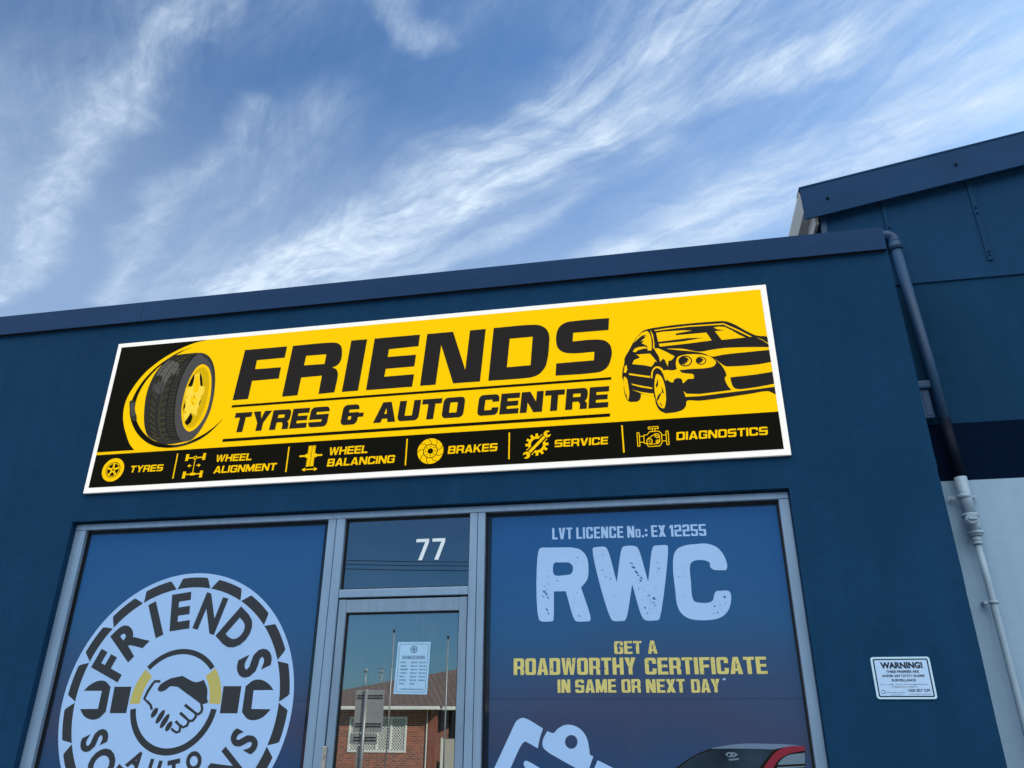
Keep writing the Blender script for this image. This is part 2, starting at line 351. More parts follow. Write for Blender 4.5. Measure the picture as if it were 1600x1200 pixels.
def tube(bm, pts, rad, seg=20, cap=True, mi=0):
    pts = [Vector(q) for q in pts]; rads = rad if isinstance(rad, (list, tuple)) else [rad]*len(pts)
    rings = []; prev = None
    for i, q in enumerate(pts):
        d = ((pts[min(i+1, len(pts)-1)] - pts[max(i-1, 0)])).normalized()
        if prev is None:
            u = d.cross(Vector((0, 1, 0)));  u = u if u.length > .05 else d.cross(Vector((1, 0, 0)))
        else: u = prev - d*prev.dot(d)
        u.normalize(); prev = u; w = d.cross(u)
        rings.append([bm.verts.new(q + rads[i]*(math.cos(2*math.pi*k/seg)*u + math.sin(2*math.pi*k/seg)*w)) for k in range(seg)])
    for a, b in zip(rings[:-1], rings[1:]):
        for k in range(seg):
            f = bm.faces.new((a[k], a[(k+1) % seg], b[(k+1) % seg], b[k])); f.material_index = mi; f.smooth = True
    if cap:
        f = bm.faces.new(rings[0][::-1]); f.material_index = mi
        f = bm.faces.new(rings[-1]); f.material_index = mi
    return bm
def fix(bm): bmesh.ops.recalc_face_normals(bm, faces=bm.faces[:]); return bm

# ------------------------------------------------------------------ flat printed / cut-vinyl artwork
def smooth(pts, n=6):
    """closed outline; points flagged (x, y, 1) are rounded with a Catmull-Rom curve, others are sharp"""
    out = []; L_ = len(pts); fl = [len(q) > 2 for q in pts]
    for i in range(L_):
        a, b = pts[i], pts[(i+1) % L_]
        if not (fl[i] or fl[(i+1) % L_]): out.append(a[:2]); continue
        p0 = pts[i-1] if fl[i] else (2*a[0]-b[0], 2*a[1]-b[1]); p3 = pts[(i+2) % L_] if fl[(i+1) % L_] else (2*b[0]-a[0], 2*b[1]-a[1])
        P4 = (p0, a, b, p3); ts = [0.0]
        for u, v in zip(P4[:-1], P4[1:]): ts.append(ts[-1] + max(1e-6, math.hypot(u[0]-v[0], u[1]-v[1]))**.5)
        lerp = lambda A_, B_, t0, t1, t: [(A_[c]*(t1-t)+B_[c]*(t-t0))/(t1-t0) for c in (0, 1)]
        for k in range(n):
            t = ts[1]+(ts[2]-ts[1])*k/n
            q1, q2, q3 = (lerp(P4[j], P4[j+1], ts[j], ts[j+1], t) for j in range(3))
            r1, r2 = lerp(q1, q2, ts[0], ts[2], t), lerp(q2, q3, ts[1], ts[3], t)
            out.append(tuple(lerp(r1, r2, ts[1], ts[2], t)))
    return out
def rnd(pts): return smooth([(q[0], q[1], 1) for q in pts])
def circ(x, y, r, n=40, ry=None, a0=0): return [(x+r*math.cos(a0+2*math.pi*k/n), y+(ry or r)*math.sin(a0+2*math.pi*k/n)) for k in range(n)]
def bar(a, b, w):
    dx, dy = b[0]-a[0], b[1]-a[1]; l = math.hypot(dx, dy); nx, ny = -dy/l*w/2, dx/l*w/2
    return [(a[0]+nx, a[1]+ny), (a[0]-nx, a[1]-ny), (b[0]-nx, b[1]-ny), (b[0]+nx, b[1]+ny)]
def ribbon(pts, w0, w1=None):
    w1 = w0 if w1 is None else w1; L_, R_ = [], []
    for i, q in enumerate(pts):
        a, b = pts[max(i-1, 0)], pts[min(i+1, len(pts)-1)]; dx, dy = b[0]-a[0], b[1]-a[1]; l = math.hypot(dx, dy) or 1
        w = w0+(w1-w0)*i/(len(pts)-1); L_.append((q[0]-dy/l*w/2, q[1]+dx/l*w/2)); R_.append((q[0]+dy/l*w/2, q[1]-dx/l*w/2))
    return L_ + R_[::-1]
def sh(*polys): return [(1, [q]) for q in polys]
def inside(P_, loops):
    c = np.zeros(len(P_), bool); x, y = P_[:, 0], P_[:, 1]
    for lp in loops:
        a = np.asarray(lp); b = np.roll(a, -1, 0)
        lo, hi = a.min(0), a.max(0); idx = np.where((x >= lo[0]) & (x <= hi[0]) & (y >= lo[1]) & (y <= hi[1]))[0]
        if not len(idx): continue
        X, Y = x[idx][:, None], y[idx][:, None]
        cr_ = ((a[:, 1] > Y) != (b[:, 1] > Y)) & (X < (b[:, 0]-a[:, 0])*(Y-a[:, 1])/np.where(b[:, 1] == a[:, 1], 1e-12, b[:, 1]-a[:, 1]) + a[:, 0])
        c[idx] ^= (cr_.sum(1) % 2).astype(bool)
    return c
def paint(name, ops, y, parent=None, thick=0):
    """ops: list of (material, shape), shape = [(+1/-1, [loops])]; later ops lie over earlier ones.  One flat sheet, no overlaps."""
    vs, es = [], []
    for m, shape in ops:
        for s, loops in shape:
            for lp in loops:
                q = [lp[0]]
                for r_ in lp[1:]:
                    if math.hypot(r_[0]-q[-1][0], r_[1]-q[-1][1]) > 2e-5: q.append(r_)
                if len(q) < 3: continue
                b = len(vs); vs += [Vector(r_) for r_ in q]; es += [(b+i, b+(i+1) % len(q)) for i in range(len(q))]
    V, E_, F, _, _, _ = delaunay_2d_cdt(vs, es, [], 0, 1e-6)
    V = np.array([tuple(v) for v in V]); F = [f for f in F if len(f) == 3]; T = np.array(F); cen = V[T].mean(1)
    col = -np.ones(len(T), int); ms = []
    for m, shape in ops:
        if m not in ms: ms.append(m)
        c = np.zeros(len(T), bool)
        for s, loops in shape:
            k = inside(cen, loops)
            c = (c | k) if s > 0 else (c & ~k)
        col[c] = ms.index(m)
    bm = bmesh.new(); mv = {}
    for t, k in zip(T, col):
        if k < 0: continue
        a, b, c = V[t[0]], V[t[1]], V[t[2]]
        if abs((b[0]-a[0])*(c[1]-a[1])-(c[0]-a[0])*(b[1]-a[1])) < 1e-11: continue
        if (b[0]-a[0])*(c[1]-a[1])-(c[0]-a[0])*(b[1]-a[1]) < 0: t = t[::-1]
        for i in t:
            if i not in mv: mv[i] = bm.verts.new((V[i][0], y, V[i][1]))
        try: f = bm.faces.new([mv[i] for i in t]); f.material_index = int(k)
        except ValueError: pass
    return link(name, bm, ms, parent)

# ---- block alphabet
def rr(x0, y0, x1, y1, r, c='abcd', k=5):
    """rectangle; corners a=bottom-left b=bottom-right c=top-right d=top-left are rounded where named"""
    o = []
    for n, (x, y), a in (('a', (x0, y0), 180), ('b', (x1, y0), 270), ('c', (x1, y1), 0), ('d', (x0, y1), 90)):
        if n in c and r > 0:
            cx = x+r if n in 'ad' else x-r; cy = y+r if n in 'ab' else y-r
            o += [(cx+r*math.cos(R(a+90*i/k)), cy+r*math.sin(R(a+90*i/k))) for i in range(k+1)]
        else: o.append((x, y))
    return o
WID = dict(I=.30, M=1.25, W=1.35, N=1.05, A=1.06, V=1.0, Y=1.0, T=.92, L=.82, F=.88, E=.9, J=.8)
WID.update({'1': .55, '.': .28, ':': .28, '!': .3, "'": .25, '/': .6, '-': .5, '*': .5, ' ': .42})
def glyph(ch, w, sv, s, r):
    """block capital in the box 0..w x 0..1"""
    A = lambda *q: [(1, [x]) for x in q]; X = lambda *q: [(-1, [x]) for x in q]
    ri = max(0, r-min(sv, s)*.75); m = .5; e = .02
    if ch in 'OQ0': return A(rr(0, 0, w, 1, r)) + X(rr(sv, s, w-sv, 1-s, ri))
    if ch == 'D': return A(rr(0, 0, w, 1, r, 'bc')) + X(rr(sv, s, w-sv, 1-s, ri, 'bc'))
    if ch == 'C': return A(rr(0, 0, w, 1, r)) + X(rr(sv, s, w-sv, 1-s, ri), rr(w-sv-.01, .36, w+e, .64, 0))
    if ch == 'G': return A(rr(0, 0, w, 1, r)) + X(rr(sv, s, w-sv, 1-s, ri), rr(w-sv-.01, .56, w+e, .68, 0)) + A(rr(w*.52, .40, w, .56, 0))
    if ch == 'E': return A(rr(0, 0, w, 1, 0)) + X(rr(sv, s, w+e, m-s*.47, 0), rr(sv, m+s*.47, w+e, 1-s, 0)) + X(rr(w*.95, m-s, w+e, m+s, 0))
    if ch == 'F': return A(rr(0, 0, sv, 1, 0), rr(0, 1-s, w, 1, 0), rr(0, .56-s*.62-.06, w*.92, .56+s*.38-.06, 0))
    if ch == 'H': return A(rr(0, 0, sv, 1, 0), rr(w-sv, 0, w, 1, 0), rr(0, m-s/2, w, m+s/2, 0))
    if ch == 'I': return A(rr(0, 0, w, 1, 0))
    if ch == 'L': return A(rr(0, 0, sv, 1, 0), rr(0, 0, w, s, 0))
    if ch == 'T': return A(rr(0, 1-s, w, 1, 0), rr(w/2-sv/2, 0, w/2+sv/2, 1, 0))
    if ch == 'U': return A(rr(0, 0, w, 1, r, 'ab')) + X(rr(sv, s, w-sv, 1+e, ri, 'ab'))
    if ch == 'P': return A(rr(0, .36, w, 1, r, 'bc'), rr(0, 0, sv, 1, 0)) + X(rr(sv, .36+s*.9, w-sv, 1-s, ri, 'bc'))
    if ch == 'R':
        return A(rr(0, .36, w, 1, r, 'bc'), rr(0, 0, sv, 1, 0), [(w*.5, .42), (w*.86, .42), (w, .26), (w, 0), (w-sv, 0), (w-sv, .24), (w*.6, .36)]) + X(rr(sv, .36+s*.9, w-sv, 1-s, ri, 'bc'))
    if ch == 'B': return A(rr(0, .45, w*.96, 1, r*.8, 'bc'), rr(0, 0, w, .55, r*.8, 'bc')) + X(rr(sv, m+s*.42, w*.96-sv, 1-s*.95, ri, 'bc'), rr(sv, s*.95, w-sv, m-s*.42, ri, 'bc'))
    if ch in 'S5':
        return A(rr(0, m-s/2, w, 1, r, 'acd' if ch == 'S' else 'a'), rr(0, 0, w, m+s/2, r, 'abc')) + X(rr(sv, m+s/2, w+e, 1-s, ri, 'ad'), rr(-e, s, w-sv, m-s/2, ri, 'bc')) \
            + (A(*([rr(w-sv, 1-s-.10, w, 1-s+.02, 0)] if ch == 'S' else []), rr(0, s-.02, sv, s+.10, 0)) if s < .19 else [])
    if ch in '2Z':
        return A(rr(0, m-s/2, w, 1, r, 'bcd'), rr(0, 0, w, m+s/2, r, 'd')) + X(rr(-e, m+s/2, w-sv, 1-s, ri, 'bc'), rr(sv, s, w+e, m-s/2, ri, 'd')) + A(rr(0, 1-s-.1, sv, 1-s+.02, 0))
    if ch == '3': return A(rr(0, 0, w, 1, r)) + X(rr(-e, s, w-sv, m-s/2, ri, 'bc'), rr(-e, m+s/2, w-sv, 1-s, ri, 'bc')) + A(rr(0, 1-s-.1, sv, 1-s+.02, 0), rr(0, s-.02, sv, s+.1, 0))
    if ch == '4': return A(rr(w-sv*1.4, 0, w-sv*.4, 1, 0), rr(0, .22, w, .22+s, 0), [(0, .3), (0, .42), (w-sv*1.4, 1), (w-sv*.5, 1), (sv*1.1, .3)])
    if ch == '7': return A([(0, 1-s), (0, 1), (w, 1), (w, 1-s), (w*.52, 0), (w*.52-sv*1.15, 0), (w-sv*1.1, 1-s)])
    if ch == '8': return A(rr(0, 0, w, 1, r)) + X(rr(sv, s, w-sv, m-s/2, ri), rr(sv, m+s/2, w-sv, 1-s, ri))
    if ch == '9': return A(rr(0, 0, w, 1, r)) + X(rr(sv, m+s/2, w-sv, 1-s, ri), rr(-e, s, w-sv, m-s/2, ri, 'bc'))
    if ch == '6': return A(rr(0, 0, w, 1, r)) + X(rr(sv, s, w-sv, m-s/2, ri), rr(sv, m+s/2, w+e, 1-s, ri, 'ad'))
    if ch == '1': return A(rr(w-sv, 0, w, 1, 0), [(w-sv+.01, 1), (0, .84), (0, .66), (w-sv+.01, .78)])
    if ch == 'A':
        t = sv*.62; c = w/2; k = sv*1.12; ap = 1-s*1.15
        xi = lambda yy: k+(c-k)*yy/ap
        return A([(0, 0), (c-t, 1), (c+t, 1), (w, 0)]) + X([(k, -e), (c, ap), (w-k, -e)]) + A([(xi(.18)-.03, .18), (w-xi(.18)+.03, .18), (w-xi(.18+s*.95)+.03, .18+s*.95), (xi(.18+s*.95)-.03, .18+s*.95)])
    if ch == 'V': return A([(0, 1), (sv*1.12, 1), (w/2, .3), (w-sv*1.12, 1), (w, 1), (w/2+sv*.58, 0), (w/2-sv*.58, 0)])
    if ch == 'Y': return A([(0, 1), (sv*1.2, 1), (w/2, .62), (w-sv*1.2, 1), (w, 1), (w/2+sv/2, .40), (w/2+sv/2, 0), (w/2-sv/2, 0), (w/2-sv/2, .40)])
    if ch == 'X': return A([(0, 0), (sv*1.15, 0), (w, 1), (w-sv*1.15, 1)], [(0, 1), (sv*1.15, 1), (w, 0), (w-sv*1.15, 0)])
    if ch == 'K': return A(rr(0, 0, sv, 1, 0), [(sv*.9, .40), (w-sv*1.2, 1), (w, 1), (sv*.9, .28)], [(sv*1.1, .58), (sv*1.9, .70), (w, 0), (w-sv*1.25, 0)], rr(sv*.9, .4, sv*1.3, .6, 0))
    if ch == 'N': return A(rr(0, 0, sv, 1, 0), rr(w-sv, 0, w, 1, 0), [(0, 1), (sv*1.25, 1), (w, 0), (w-sv*1.25, 0)])
    if ch == 'M': return A(rr(0, 0, sv, 1, 0), rr(w-sv, 0, w, 1, 0), [(0, 1), (sv*1.2, 1), (w/2, .42), (w/2, .02), (w/2-sv*.35, .02)], [(w, 1), (w-sv*1.2, 1), (w/2, .42), (w/2, .02), (w/2+sv*.35, .02)])
    if ch == 'W':
        q = sv*.96; a = w*.28; b = w*.72
        return A([(0, 1), (q, 1), (a+q*.05, .3), (w/2-q*.5, 1), (w/2+q*.5, 1), (b-q*.05, .3), (w-q, 1), (w, 1), (b+q*.5, 0), (b-q*.5, 0), (w/2, .62), (a+q*.5, 0), (a-q*.5, 0)])
    if ch == '&':
        return A(rr(0, 0, w*.8, 1, r), rr(w*.62, .36, w*1.05, .56, 0)) + X(rr(sv, s, w*.8-sv, .42, 0), rr(sv, .42+s*.75, w*.9, 1-s, 0)) + A(rr(w*.8-sv, .60, w*.8-sv+.001, .61, 0)) + X(rr(w*.8-.001, 0, w*.8, .01, 0))
    if ch == '.': return A(rr(0, 0, w, min(w, .2), 0))
    if ch == ':': return A(rr(0, .08, w, .28, 0), rr(0, .5, w, .70, 0))
    if ch == '!': return A(rr(0, 0, w, .18, 0), [(0, 1), (w, 1), (w*.85, .28), (w*.15, .28)])
    if ch == '/': return A([(0, -.05), (sv*.7, -.05), (w, 1.05), (w-sv*.7, 1.05)])
    if ch == '-': return A(rr(0, .38, w, .38+s, 0))
    if ch == '*': return A(*[bar((w/2-.5*w*math.cos(q), .75-.5*w*math.sin(q)), (w/2+.5*w*math.cos(q), .75+.5*w*math.sin(q)), w*.18) for q in (R(90), R(30), R(150))])
    return []
def xf(shape, o, ex, ey): return [(s, [[(o[0]+u*ex[0]+v*ey[0], o[1]+u*ex[1]+v*ey[1]) for u, v in lp] for lp in loops]) for s, loops in shape]
def text(s, bl, br, top, w=1.0, sv=.27, hb=.2, r=.2, gap=.13, shear=0.0, lower=()):
    """block text from bl to br (wall x, z); top = wall z of the cap line at the left"""
    H = top-bl[1]; x = 0; lay = []
    for i, ch in enumerate(s):
        k = .72 if i in lower else 1
        g = (sv/ w if ch == 'I' else WID.get(ch, 1))*w
        if ch == 'I': g = sv
        if ch in '.:!': g = sv
        if ch != ' ': lay.append((ch, x, g*k, k))
        x += g*k + (gap if ch != ' ' else 0)
    tot = x-gap; L_ = math.hypot(br[0]-bl[0], br[1]-bl[1]); kx = L_/tot; d = ((br[0]-bl[0])/L_, (br[1]-bl[1])/L_)
    out = []
    for ch, x, g, k in lay:
        o = (bl[0]+d[0]*kx*x, bl[1]+d[1]*kx*x); kk = k
        out += [(xf(glyph(ch, g/kk, sv, hb, r), o, (d[0]*kx*kk, d[1]*kx*kk), (shear*H*kk, H*kk)))]
    return out          # list of shapes
def loops_of(body, off=0.0, shear=0.0):
    """outline loops of a line of text in the built-in typeface"""
    c = bpy.data.curves.new('t', 'FONT'); c.body = body; c.size = 1; c.offset = off; c.shear = shear; c.resolution_u = 4
    o = bpy.data.objects.new('t', c); C.objects.link(o); dg = bpy.context.evaluated_depsgraph_get(); me = o.evaluated_get(dg).to_mesh()
    me.calc_loop_triangles(); v = me.vertices
    out = [[(v[i].co.x, v[i].co.y) for i in t.vertices] for t in me.loop_triangles]
    o.evaluated_get(dg).to_mesh_clear(); bpy.data.objects.remove(o); bpy.data.curves.remove(c)
    return out
def btext(body, bl, br, top, off=.02, shear=0.0, cap=.72):
    """built-in typeface fitted from bl to br; cap line at top"""
    lp = loops_of(body, off, shear); xs = [q[0] for l in lp for q in l]; x0, x1 = min(xs), max(xs); H = top-bl[1]
    kx = (br[0]-bl[0])/(x1-x0)
    return [(1, [[(bl[0]+(q[0]-x0)*kx, bl[1]+(br[1]-bl[1])*(q[0]-x0)/(x1-x0)+q[1]*H/cap) for q in l]]) for l in lp]
def crop(ox, oy, k, y): return lambda q: W(ox+q[0]*k, oy+q[1]*k, y)
def T_(f, pts): return [f(q) + tuple(q[2:]) for q in pts]
def trace(f, pts, sm=False):
    q = T_(f, pts)
    return rnd(q) if sm else smooth(q)
#PART2
# ================================================================== SETTING
GL = .085                                  # depth of the shopfront glass
bm = bmesh.new(); box(bm, -700, 700, -700, 700, -.6, -.16); struct('ground', bm, GRASS)
bm = bmesh.new(); box(bm, -90, 90, -19, -7.2, -.16, -.15); struct('road', bm, ASPH)
bm = bmesh.new()
for i in range(-14, 15): box(bm, i*6-1.5, i*6+1.5, -13.16, -13.04, -.15, -.146)
struct('road_marking', bm, PAINTW)
bm = bmesh.new(); box(bm, -90, 90, -7.05, 14, -.16, 0); struct('pavement', bm, CONC)
bm = bmesh.new(); box(bm, -90, 90, -7.2, -7.05, -.16, .004, .02); struct('kerb', bm, CONC)
bm = bmesh.new(); box(bm, -90, 90, -70, -19, -.16, -.01); struct('lawn', bm, GRASS)

# ================================================================== SHOP BUILDING
shop = thing('shop_building', 'dark blue rendered shop with flat parapet, silver framed windows and glass door', 'shop', (-2, 0, 0))
XR = 1.627; XL = -9.5
ox0 = W(113.7, 814)[0]; ox1 = W(1233, 764)[0]; oz = (W(113.7, 814)[1] + W(1231, 763.7)[1])/2
zt = (W(0, 493, -.03)[1] + W(700, 426.8, -.03)[1] + W(1378, 353.6, -.03)[1])/3
zb = (W(100, 511.9, -.03)[1] + W(700, 457.5, -.03)[1] + W(1384, 387.5, -.03)[1])/3
bm = bmesh.new()
me_bev = .012
box(bm, XL, ox0, 0, .22, 0, oz); box(bm, ox1, XR, 0, .22, 0, oz); box(bm, XL, XR, 0, .22, oz, zt-.02)
bmesh.ops.remove_doubles(bm, verts=bm.verts[:], dist=1e-5)
dead = [f for f in bm.faces if abs(f.normal.z) > .9 and abs(f.calc_center_median().z-oz) < 1e-4 and (f.calc_center_median().x < ox0 or f.calc_center_median().x > ox1)]
bmesh.ops.delete(bm, geom=dead, context='FACES')
# soft, slightly uneven rendered arris on the right-hand corner and the reveals
es = [e for e in bm.edges if abs(e.verts[0].co.x-XR) < 1e-4 and abs(e.verts[1].co.x-XR) < 1e-4 and abs(e.verts[0].co.y) < 1e-4 and abs(e.verts[1].co.y) < 1e-4]
bmesh.ops.subdivide_edges(bm, edges=es, cuts=40)
for v in bm.verts:
    if abs(v.co.x-XR) < 1e-4 and abs(v.co.y) < 1e-4 and .05 < v.co.z < zt-.1: v.co.x += random.uniform(-.005, .003)
link('front_wall', fix(bm), BLUE, shop)
bm = bmesh.new(); box(bm, XR-.2, XR-.004, .22, .52, 0, zt-.02); box(bm, XL, XL+.2, .22, 7, 0, zt-.02); box(bm, XL+.2, XR-.6, 6.8, 7, 0, zt-.6); box(bm, XR-.8, XR-.6, .53, 6.8, 0, zt-.6); box(bm, XR-.6, XR-.2, .22, .42, 0, zt-.02)
link('return_wall', bm, BLUE, shop)
bm = bmesh.new(); box(bm, XL+.2, XR-.8, .22, 6.8, zt-.75, zt-.62); link('roof', bm, STEEL, shop)
bm = bmesh.new()
prism_prof = [(-.030, zb), (-.030, zt), (.25, zt+.006), (.25, zb), (.244, zb), (.244, zt-.006), (-.024, zt-.012), (-.024, zb)]
xc = W(1381, 370, -.03)[0]
f0 = [bm.verts.new((XL-.03, a, b)) for a, b in prism_prof]; f1 = [bm.verts.new((xc, a, b)) for a, b in prism_prof]
n = len(f0)
for i in range(n): bm.faces.new((f0[i], f0[(i+1) % n], f1[(i+1) % n], f1[i]))
bm.faces.new(f0); bm.faces.new(f1[::-1])
box(bm, xc, xc+.003, -.030, .25, zb, zt)
cap = link('parapet_flashing', fix(bm), FLASH, shop)
bm = bmesh.new(); box(bm, XL, XR-.01, -.012, -.001, zb-.001, zb+.03); link('painted_shadow_strip', bm, RUBBER, shop)  # dark strip stands in for the shadow beneath the flashing
for xs in (-3.9, -1.35):
    bm = bmesh.new(); box(bm, xs, xs+.003, -.0315, -.029, zb+.002, zt-.002); link('flashing_joint', bm, FLASH, cap)

# ---- shopfront
FY = .045
jx0, jx1 = W(119, 820, FY)[0], W(134.5, 829, FY)[0]
hz1, hz0 = (W(119, 820.3, FY)[1] + W(1231, 767.5, FY)[1])/2, (W(134.7, 829.5, FY)[1] + W(1216.6, 778, FY)[1])/2
ma0, ma1, ma2 = W(513, 815, FY)[0], W(526, 812, FY)[0], W(539.5, 813, FY)[0]
mb0, mb1, mb2 = W(734.5, 804.5, FY)[0], W(746.7, 803, FY)[0], W(758.5, 798.5, FY)[0]
kx0, kx1 = W(1216.6, 782, FY)[0], W(1231.2, 768, FY)[0]
kx1 = min(kx1, ox1-.002); jx0 = max(jx0, ox0+.002)
tz1, tz0 = (W(529, 922, FY)[1] + W(731, 915, FY)[1])/2, (W(529, 935, FY)[1] + W(731, 927.5, FY)[1])/2
fr = bmesh.new(); FB = .004
box(fr, jx0, jx1, FY, .15, 0, hz0-.001, FB); box(fr, kx0, kx1, FY, .15, 0, hz0-.001, FB)
box(fr, jx0, kx1, FY-.002, .15, hz0, min(hz1, oz-.002), FB)
for a, b in ((ma0, ma1-.0015), (ma1+.0015, ma2), (mb0, mb1-.0015), (mb1+.0015, mb2)): box(fr, a, b, FY, .15, 0, hz0-.001, FB)
box(fr, ma2+.001, mb0-.001, FY+.003, .15, tz0, tz1, FB)
link('shopfront_frame', fr, ALU, shop)
bm = bmesh.new()          # dark sealant behind the frame edges
box(bm, ox0+.0005, jx0-.0005, .06, .14, 0, oz-.001); box(bm, jx0, kx1, .06, .14, min(hz1, oz-.002)+.0005, oz-.0005)
link('sealant', bm, RUBBER, shop)
def gasket(name, x0, x1, z0, z1, y, w=.008):
    b = bmesh.new(); box(b, x0, x0+w, y, y+.012, z0, z1); box(b, x1-w, x1, y, y+.012, z0, z1); box(b, x0+w, x1-w, y, y+.012, z1-w*1.6, z1); box(b, x0+w, x1-w, y, y+.012, z0, z0+w)
    return b
for nm, x0, x1, z0, z1 in (('left', jx1, ma0, .1, hz0), ('right', mb2, kx0, .1, hz0)):
    bm = bmesh.new(); box(bm, x0, x1, GL, GL+.008, z0, z1-.002); pane = link('window_pane', bm, GLW, shop)
    link('gasket', gasket('g', x0, x1, z0, z1-.003, GL-.013), RUBBER, pane)
bm = bmesh.new(); box(bm, ma2, mb0, GL, GL+.006, tz1, hz0-.002); pane = link('transom_window', bm, GLT, shop)
link('gasket', gasket('g', ma2+.0005, mb0-.0005, tz1+.0005, hz0-.003, GL-.013), RUBBER, pane)
# door leaf
DY = .055
dx0, dx1 = W(526.5, 938, DY)[0], W(730.3, 932, DY)[0]; dx0 = max(dx0, ma2+.006); dx1 = min(dx1, mb0-.006)
dz1 = tz0-.012; gx0, gx1 = W(540, 958.5, DY)[0], W(717.3, 952.2, DY)[0]; gz1 = (W(540, 958.5, DY)[1] + W(717, 952.2, DY)[1])/2
gx0 = max(gx0, dx0+.05)
bm = bmesh.new(); box(bm, dx0, gx0, DY, .12, .01, dz1, .003); box(bm, gx1, dx1, DY, .12, .01, dz1, .003); box(bm, gx0+.0005, gx1-.0005, DY+.001, .12, gz1, dz1-.001, .003); box(bm, gx0+.0005, gx1-.0005, DY+.001, .12, .01, .25, .003)
door = link('door', bm, ALUD, shop)
bm = bmesh.new(); box(bm, gx0, gx1, GL, GL+.006, .25, gz1); link('door_glass', bm, GLD, door)
link('gasket', gasket('g', gx0+.0005, gx1-.0005, .25, gz1-.0005, GL-.014, .006), RUBBER, door)
bm = bmesh.new(); hx, hz = W(508, 1166, DY)[0], W(508, 1166, DY)[1]
box(bm, hx-.012, hx+.016, DY-.012, DY, hz-.24, hz, .004); tube(bm, [(hx+.002, DY-.012, hz-.05), (hx+.002, DY-.022, hz-.05)], .009)
tube(bm, [(hx+.002, DY-.012, hz-.15), (hx+.002, DY-.05, hz-.15), (hx+.05, DY-.055, hz-.15), (hx+.11, DY-.05, hz-.15)], .008)
link('door_handle', fix(bm), STEEL, door)
# room behind the glass
bm = bmesh.new(); a0, a1 = -4.5, XR-.82
for q in (((a0, 6.7, 0), (a1, 6.7, 0), (a1, 6.7, 3.3), (a0, 6.7, 3.3)), ((a0, .16, 3.3), (a1, .16, 3.3), (a1, 6.7, 3.3), (a0, 6.7, 3.3)), ((a0, .16, .01), (a1, .16, .01), (a1, 6.7, .01), (a0, 6.7, .01)),
          ((a0, .16, 0), (a0, 6.7, 0), (a0, 6.7, 3.3), (a0, .16, 3.3)), ((a1, .16, 0), (a1, 6.7, 0), (a1, 6.7, 3.3), (a1, .16, 3.3))):
    bm.faces.new([bm.verts.new(v) for v in q])
link('interior_lining', bm, INT, shop)

# ================================================================== PRINTED WINDOW FILMS
FYF = GL-.003
LW = crop(80, 880, .266667, FYF)
left = thing('window_graphic', 'blue printed film with a round black and white handshake badge, left of the door', 'window sticker', (-3.1, FYF, 0), 'printed films on the shop windows')
fx0, fx1 = W(143, 840, FYF)[0], ma0-.035
zsm = LW((700, 806))[1]
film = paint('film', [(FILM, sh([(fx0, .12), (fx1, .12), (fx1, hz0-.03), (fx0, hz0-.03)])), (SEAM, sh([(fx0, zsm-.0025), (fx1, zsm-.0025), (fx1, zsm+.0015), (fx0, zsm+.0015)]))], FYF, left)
CX, CZ, RB = -3.104, 1.740, .808
def pc(a, r): return (CX + RB*r*math.sin(R(a)), CZ + RB*r*math.cos(R(a)))
def arc(a0, a1, r0, r1, n=24): return [pc(a0+(a1-a0)*i/n, r0) for i in range(n+1)] + [pc(a1+(a0-a1)*i/n, r1) for i in range(n+1)]
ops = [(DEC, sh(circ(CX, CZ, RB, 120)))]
blocks = []
for k in range(18):
    a = 10+20*k
    q = [pc(a+1.0, .900), pc(a+2.6, .945), pc(a+3.2, .962)] + [pc(a+3.6+13.0*i/4, .966) for i in range(5)] + [pc(a+17.4, .952), pc(a+19.2, .903)]
    q += [pc(a+19.8-19.6*i/12, .884) for i in range(13)]
    blocks.append(q)
ops.append((DECI, sh(*blocks)))
ops.append((DECI, sh(arc(-48, 49, .357, .398), arc(98, 262, .328, .378, 40))))
ops.append((DECG, sh(arc(-92, -51, .30, .390), arc(51, 92, .30, .398))))
def L2(pts): return [(CX+RB*x, CZ+RB*z) for x, z in pts]
for s in (-1, 1):
    ops.append((DECI, sh(L2([(s*.402, .116), (s*.555, .116), (s*.552, -.080), (s*.404, -.080)]))))
    ops.append((DECI, [(1, [smooth([q + ((1,) if f else ()) for q, f in zip(L2([(s*.588, -.03), (s*.590, .115), (s*.65, .158), (s*.72, .16), (s*.79, .125), (s*.828, .086), (s*.662, .085), (s*.664, -.048), (s*.826, -.05), (s*.77, -.105), (s*.70, -.128), (s*.64, -.118), (s*.588, -.07)]), (0, 0, 1, 1, 1, 0, 0, 0, 0, 1, 1, 1, 0))])])]))
def arctext(word, ac, spread, r0, r1, off, wk, flip=False):
    """letters of the built-in typeface set round the badge; ac = centre angle of each letter"""
    out = []
    for ci, (ch, a) in enumerate(zip(word, ac)):
        wq_ = wk[ci] if isinstance(wk, tuple) else wk; lp = loops_of(ch, off); xs = [q[0] for l in lp for q in l]; ys = [q[1] for l in lp for q in l]
        cx = (min(xs)+max(xs))/2; y0, y1 = min(ys), max(ys); k = RB*(r1-r0)/(y1-y0)
        loops = []
        for l in lp:
            ll = []
            for x, y in l:
                u = (x-cx)*k*wq_; v = (y-y0)/(y1-y0)
                if not flip:
                    rr_ = r0+(r1-r0)*v; c, s_ = math.cos(R(a)), math.sin(R(a)); ll.append((CX+RB*rr_*s_+u*c, CZ+RB*rr_*c-u*s_))
                else:
                    rr_ = r1-(r1-r0)*v; c, s_ = math.cos(R(a)), math.sin(R(a)); ll.append((CX+RB*rr_*s_-u*c, CZ+RB*rr_*c+u*s_))
            loops.append(ll)
        out += [(1, [l]) for l in loops]
    return out
badge = paint('badge', ops, FYF-.001, left)
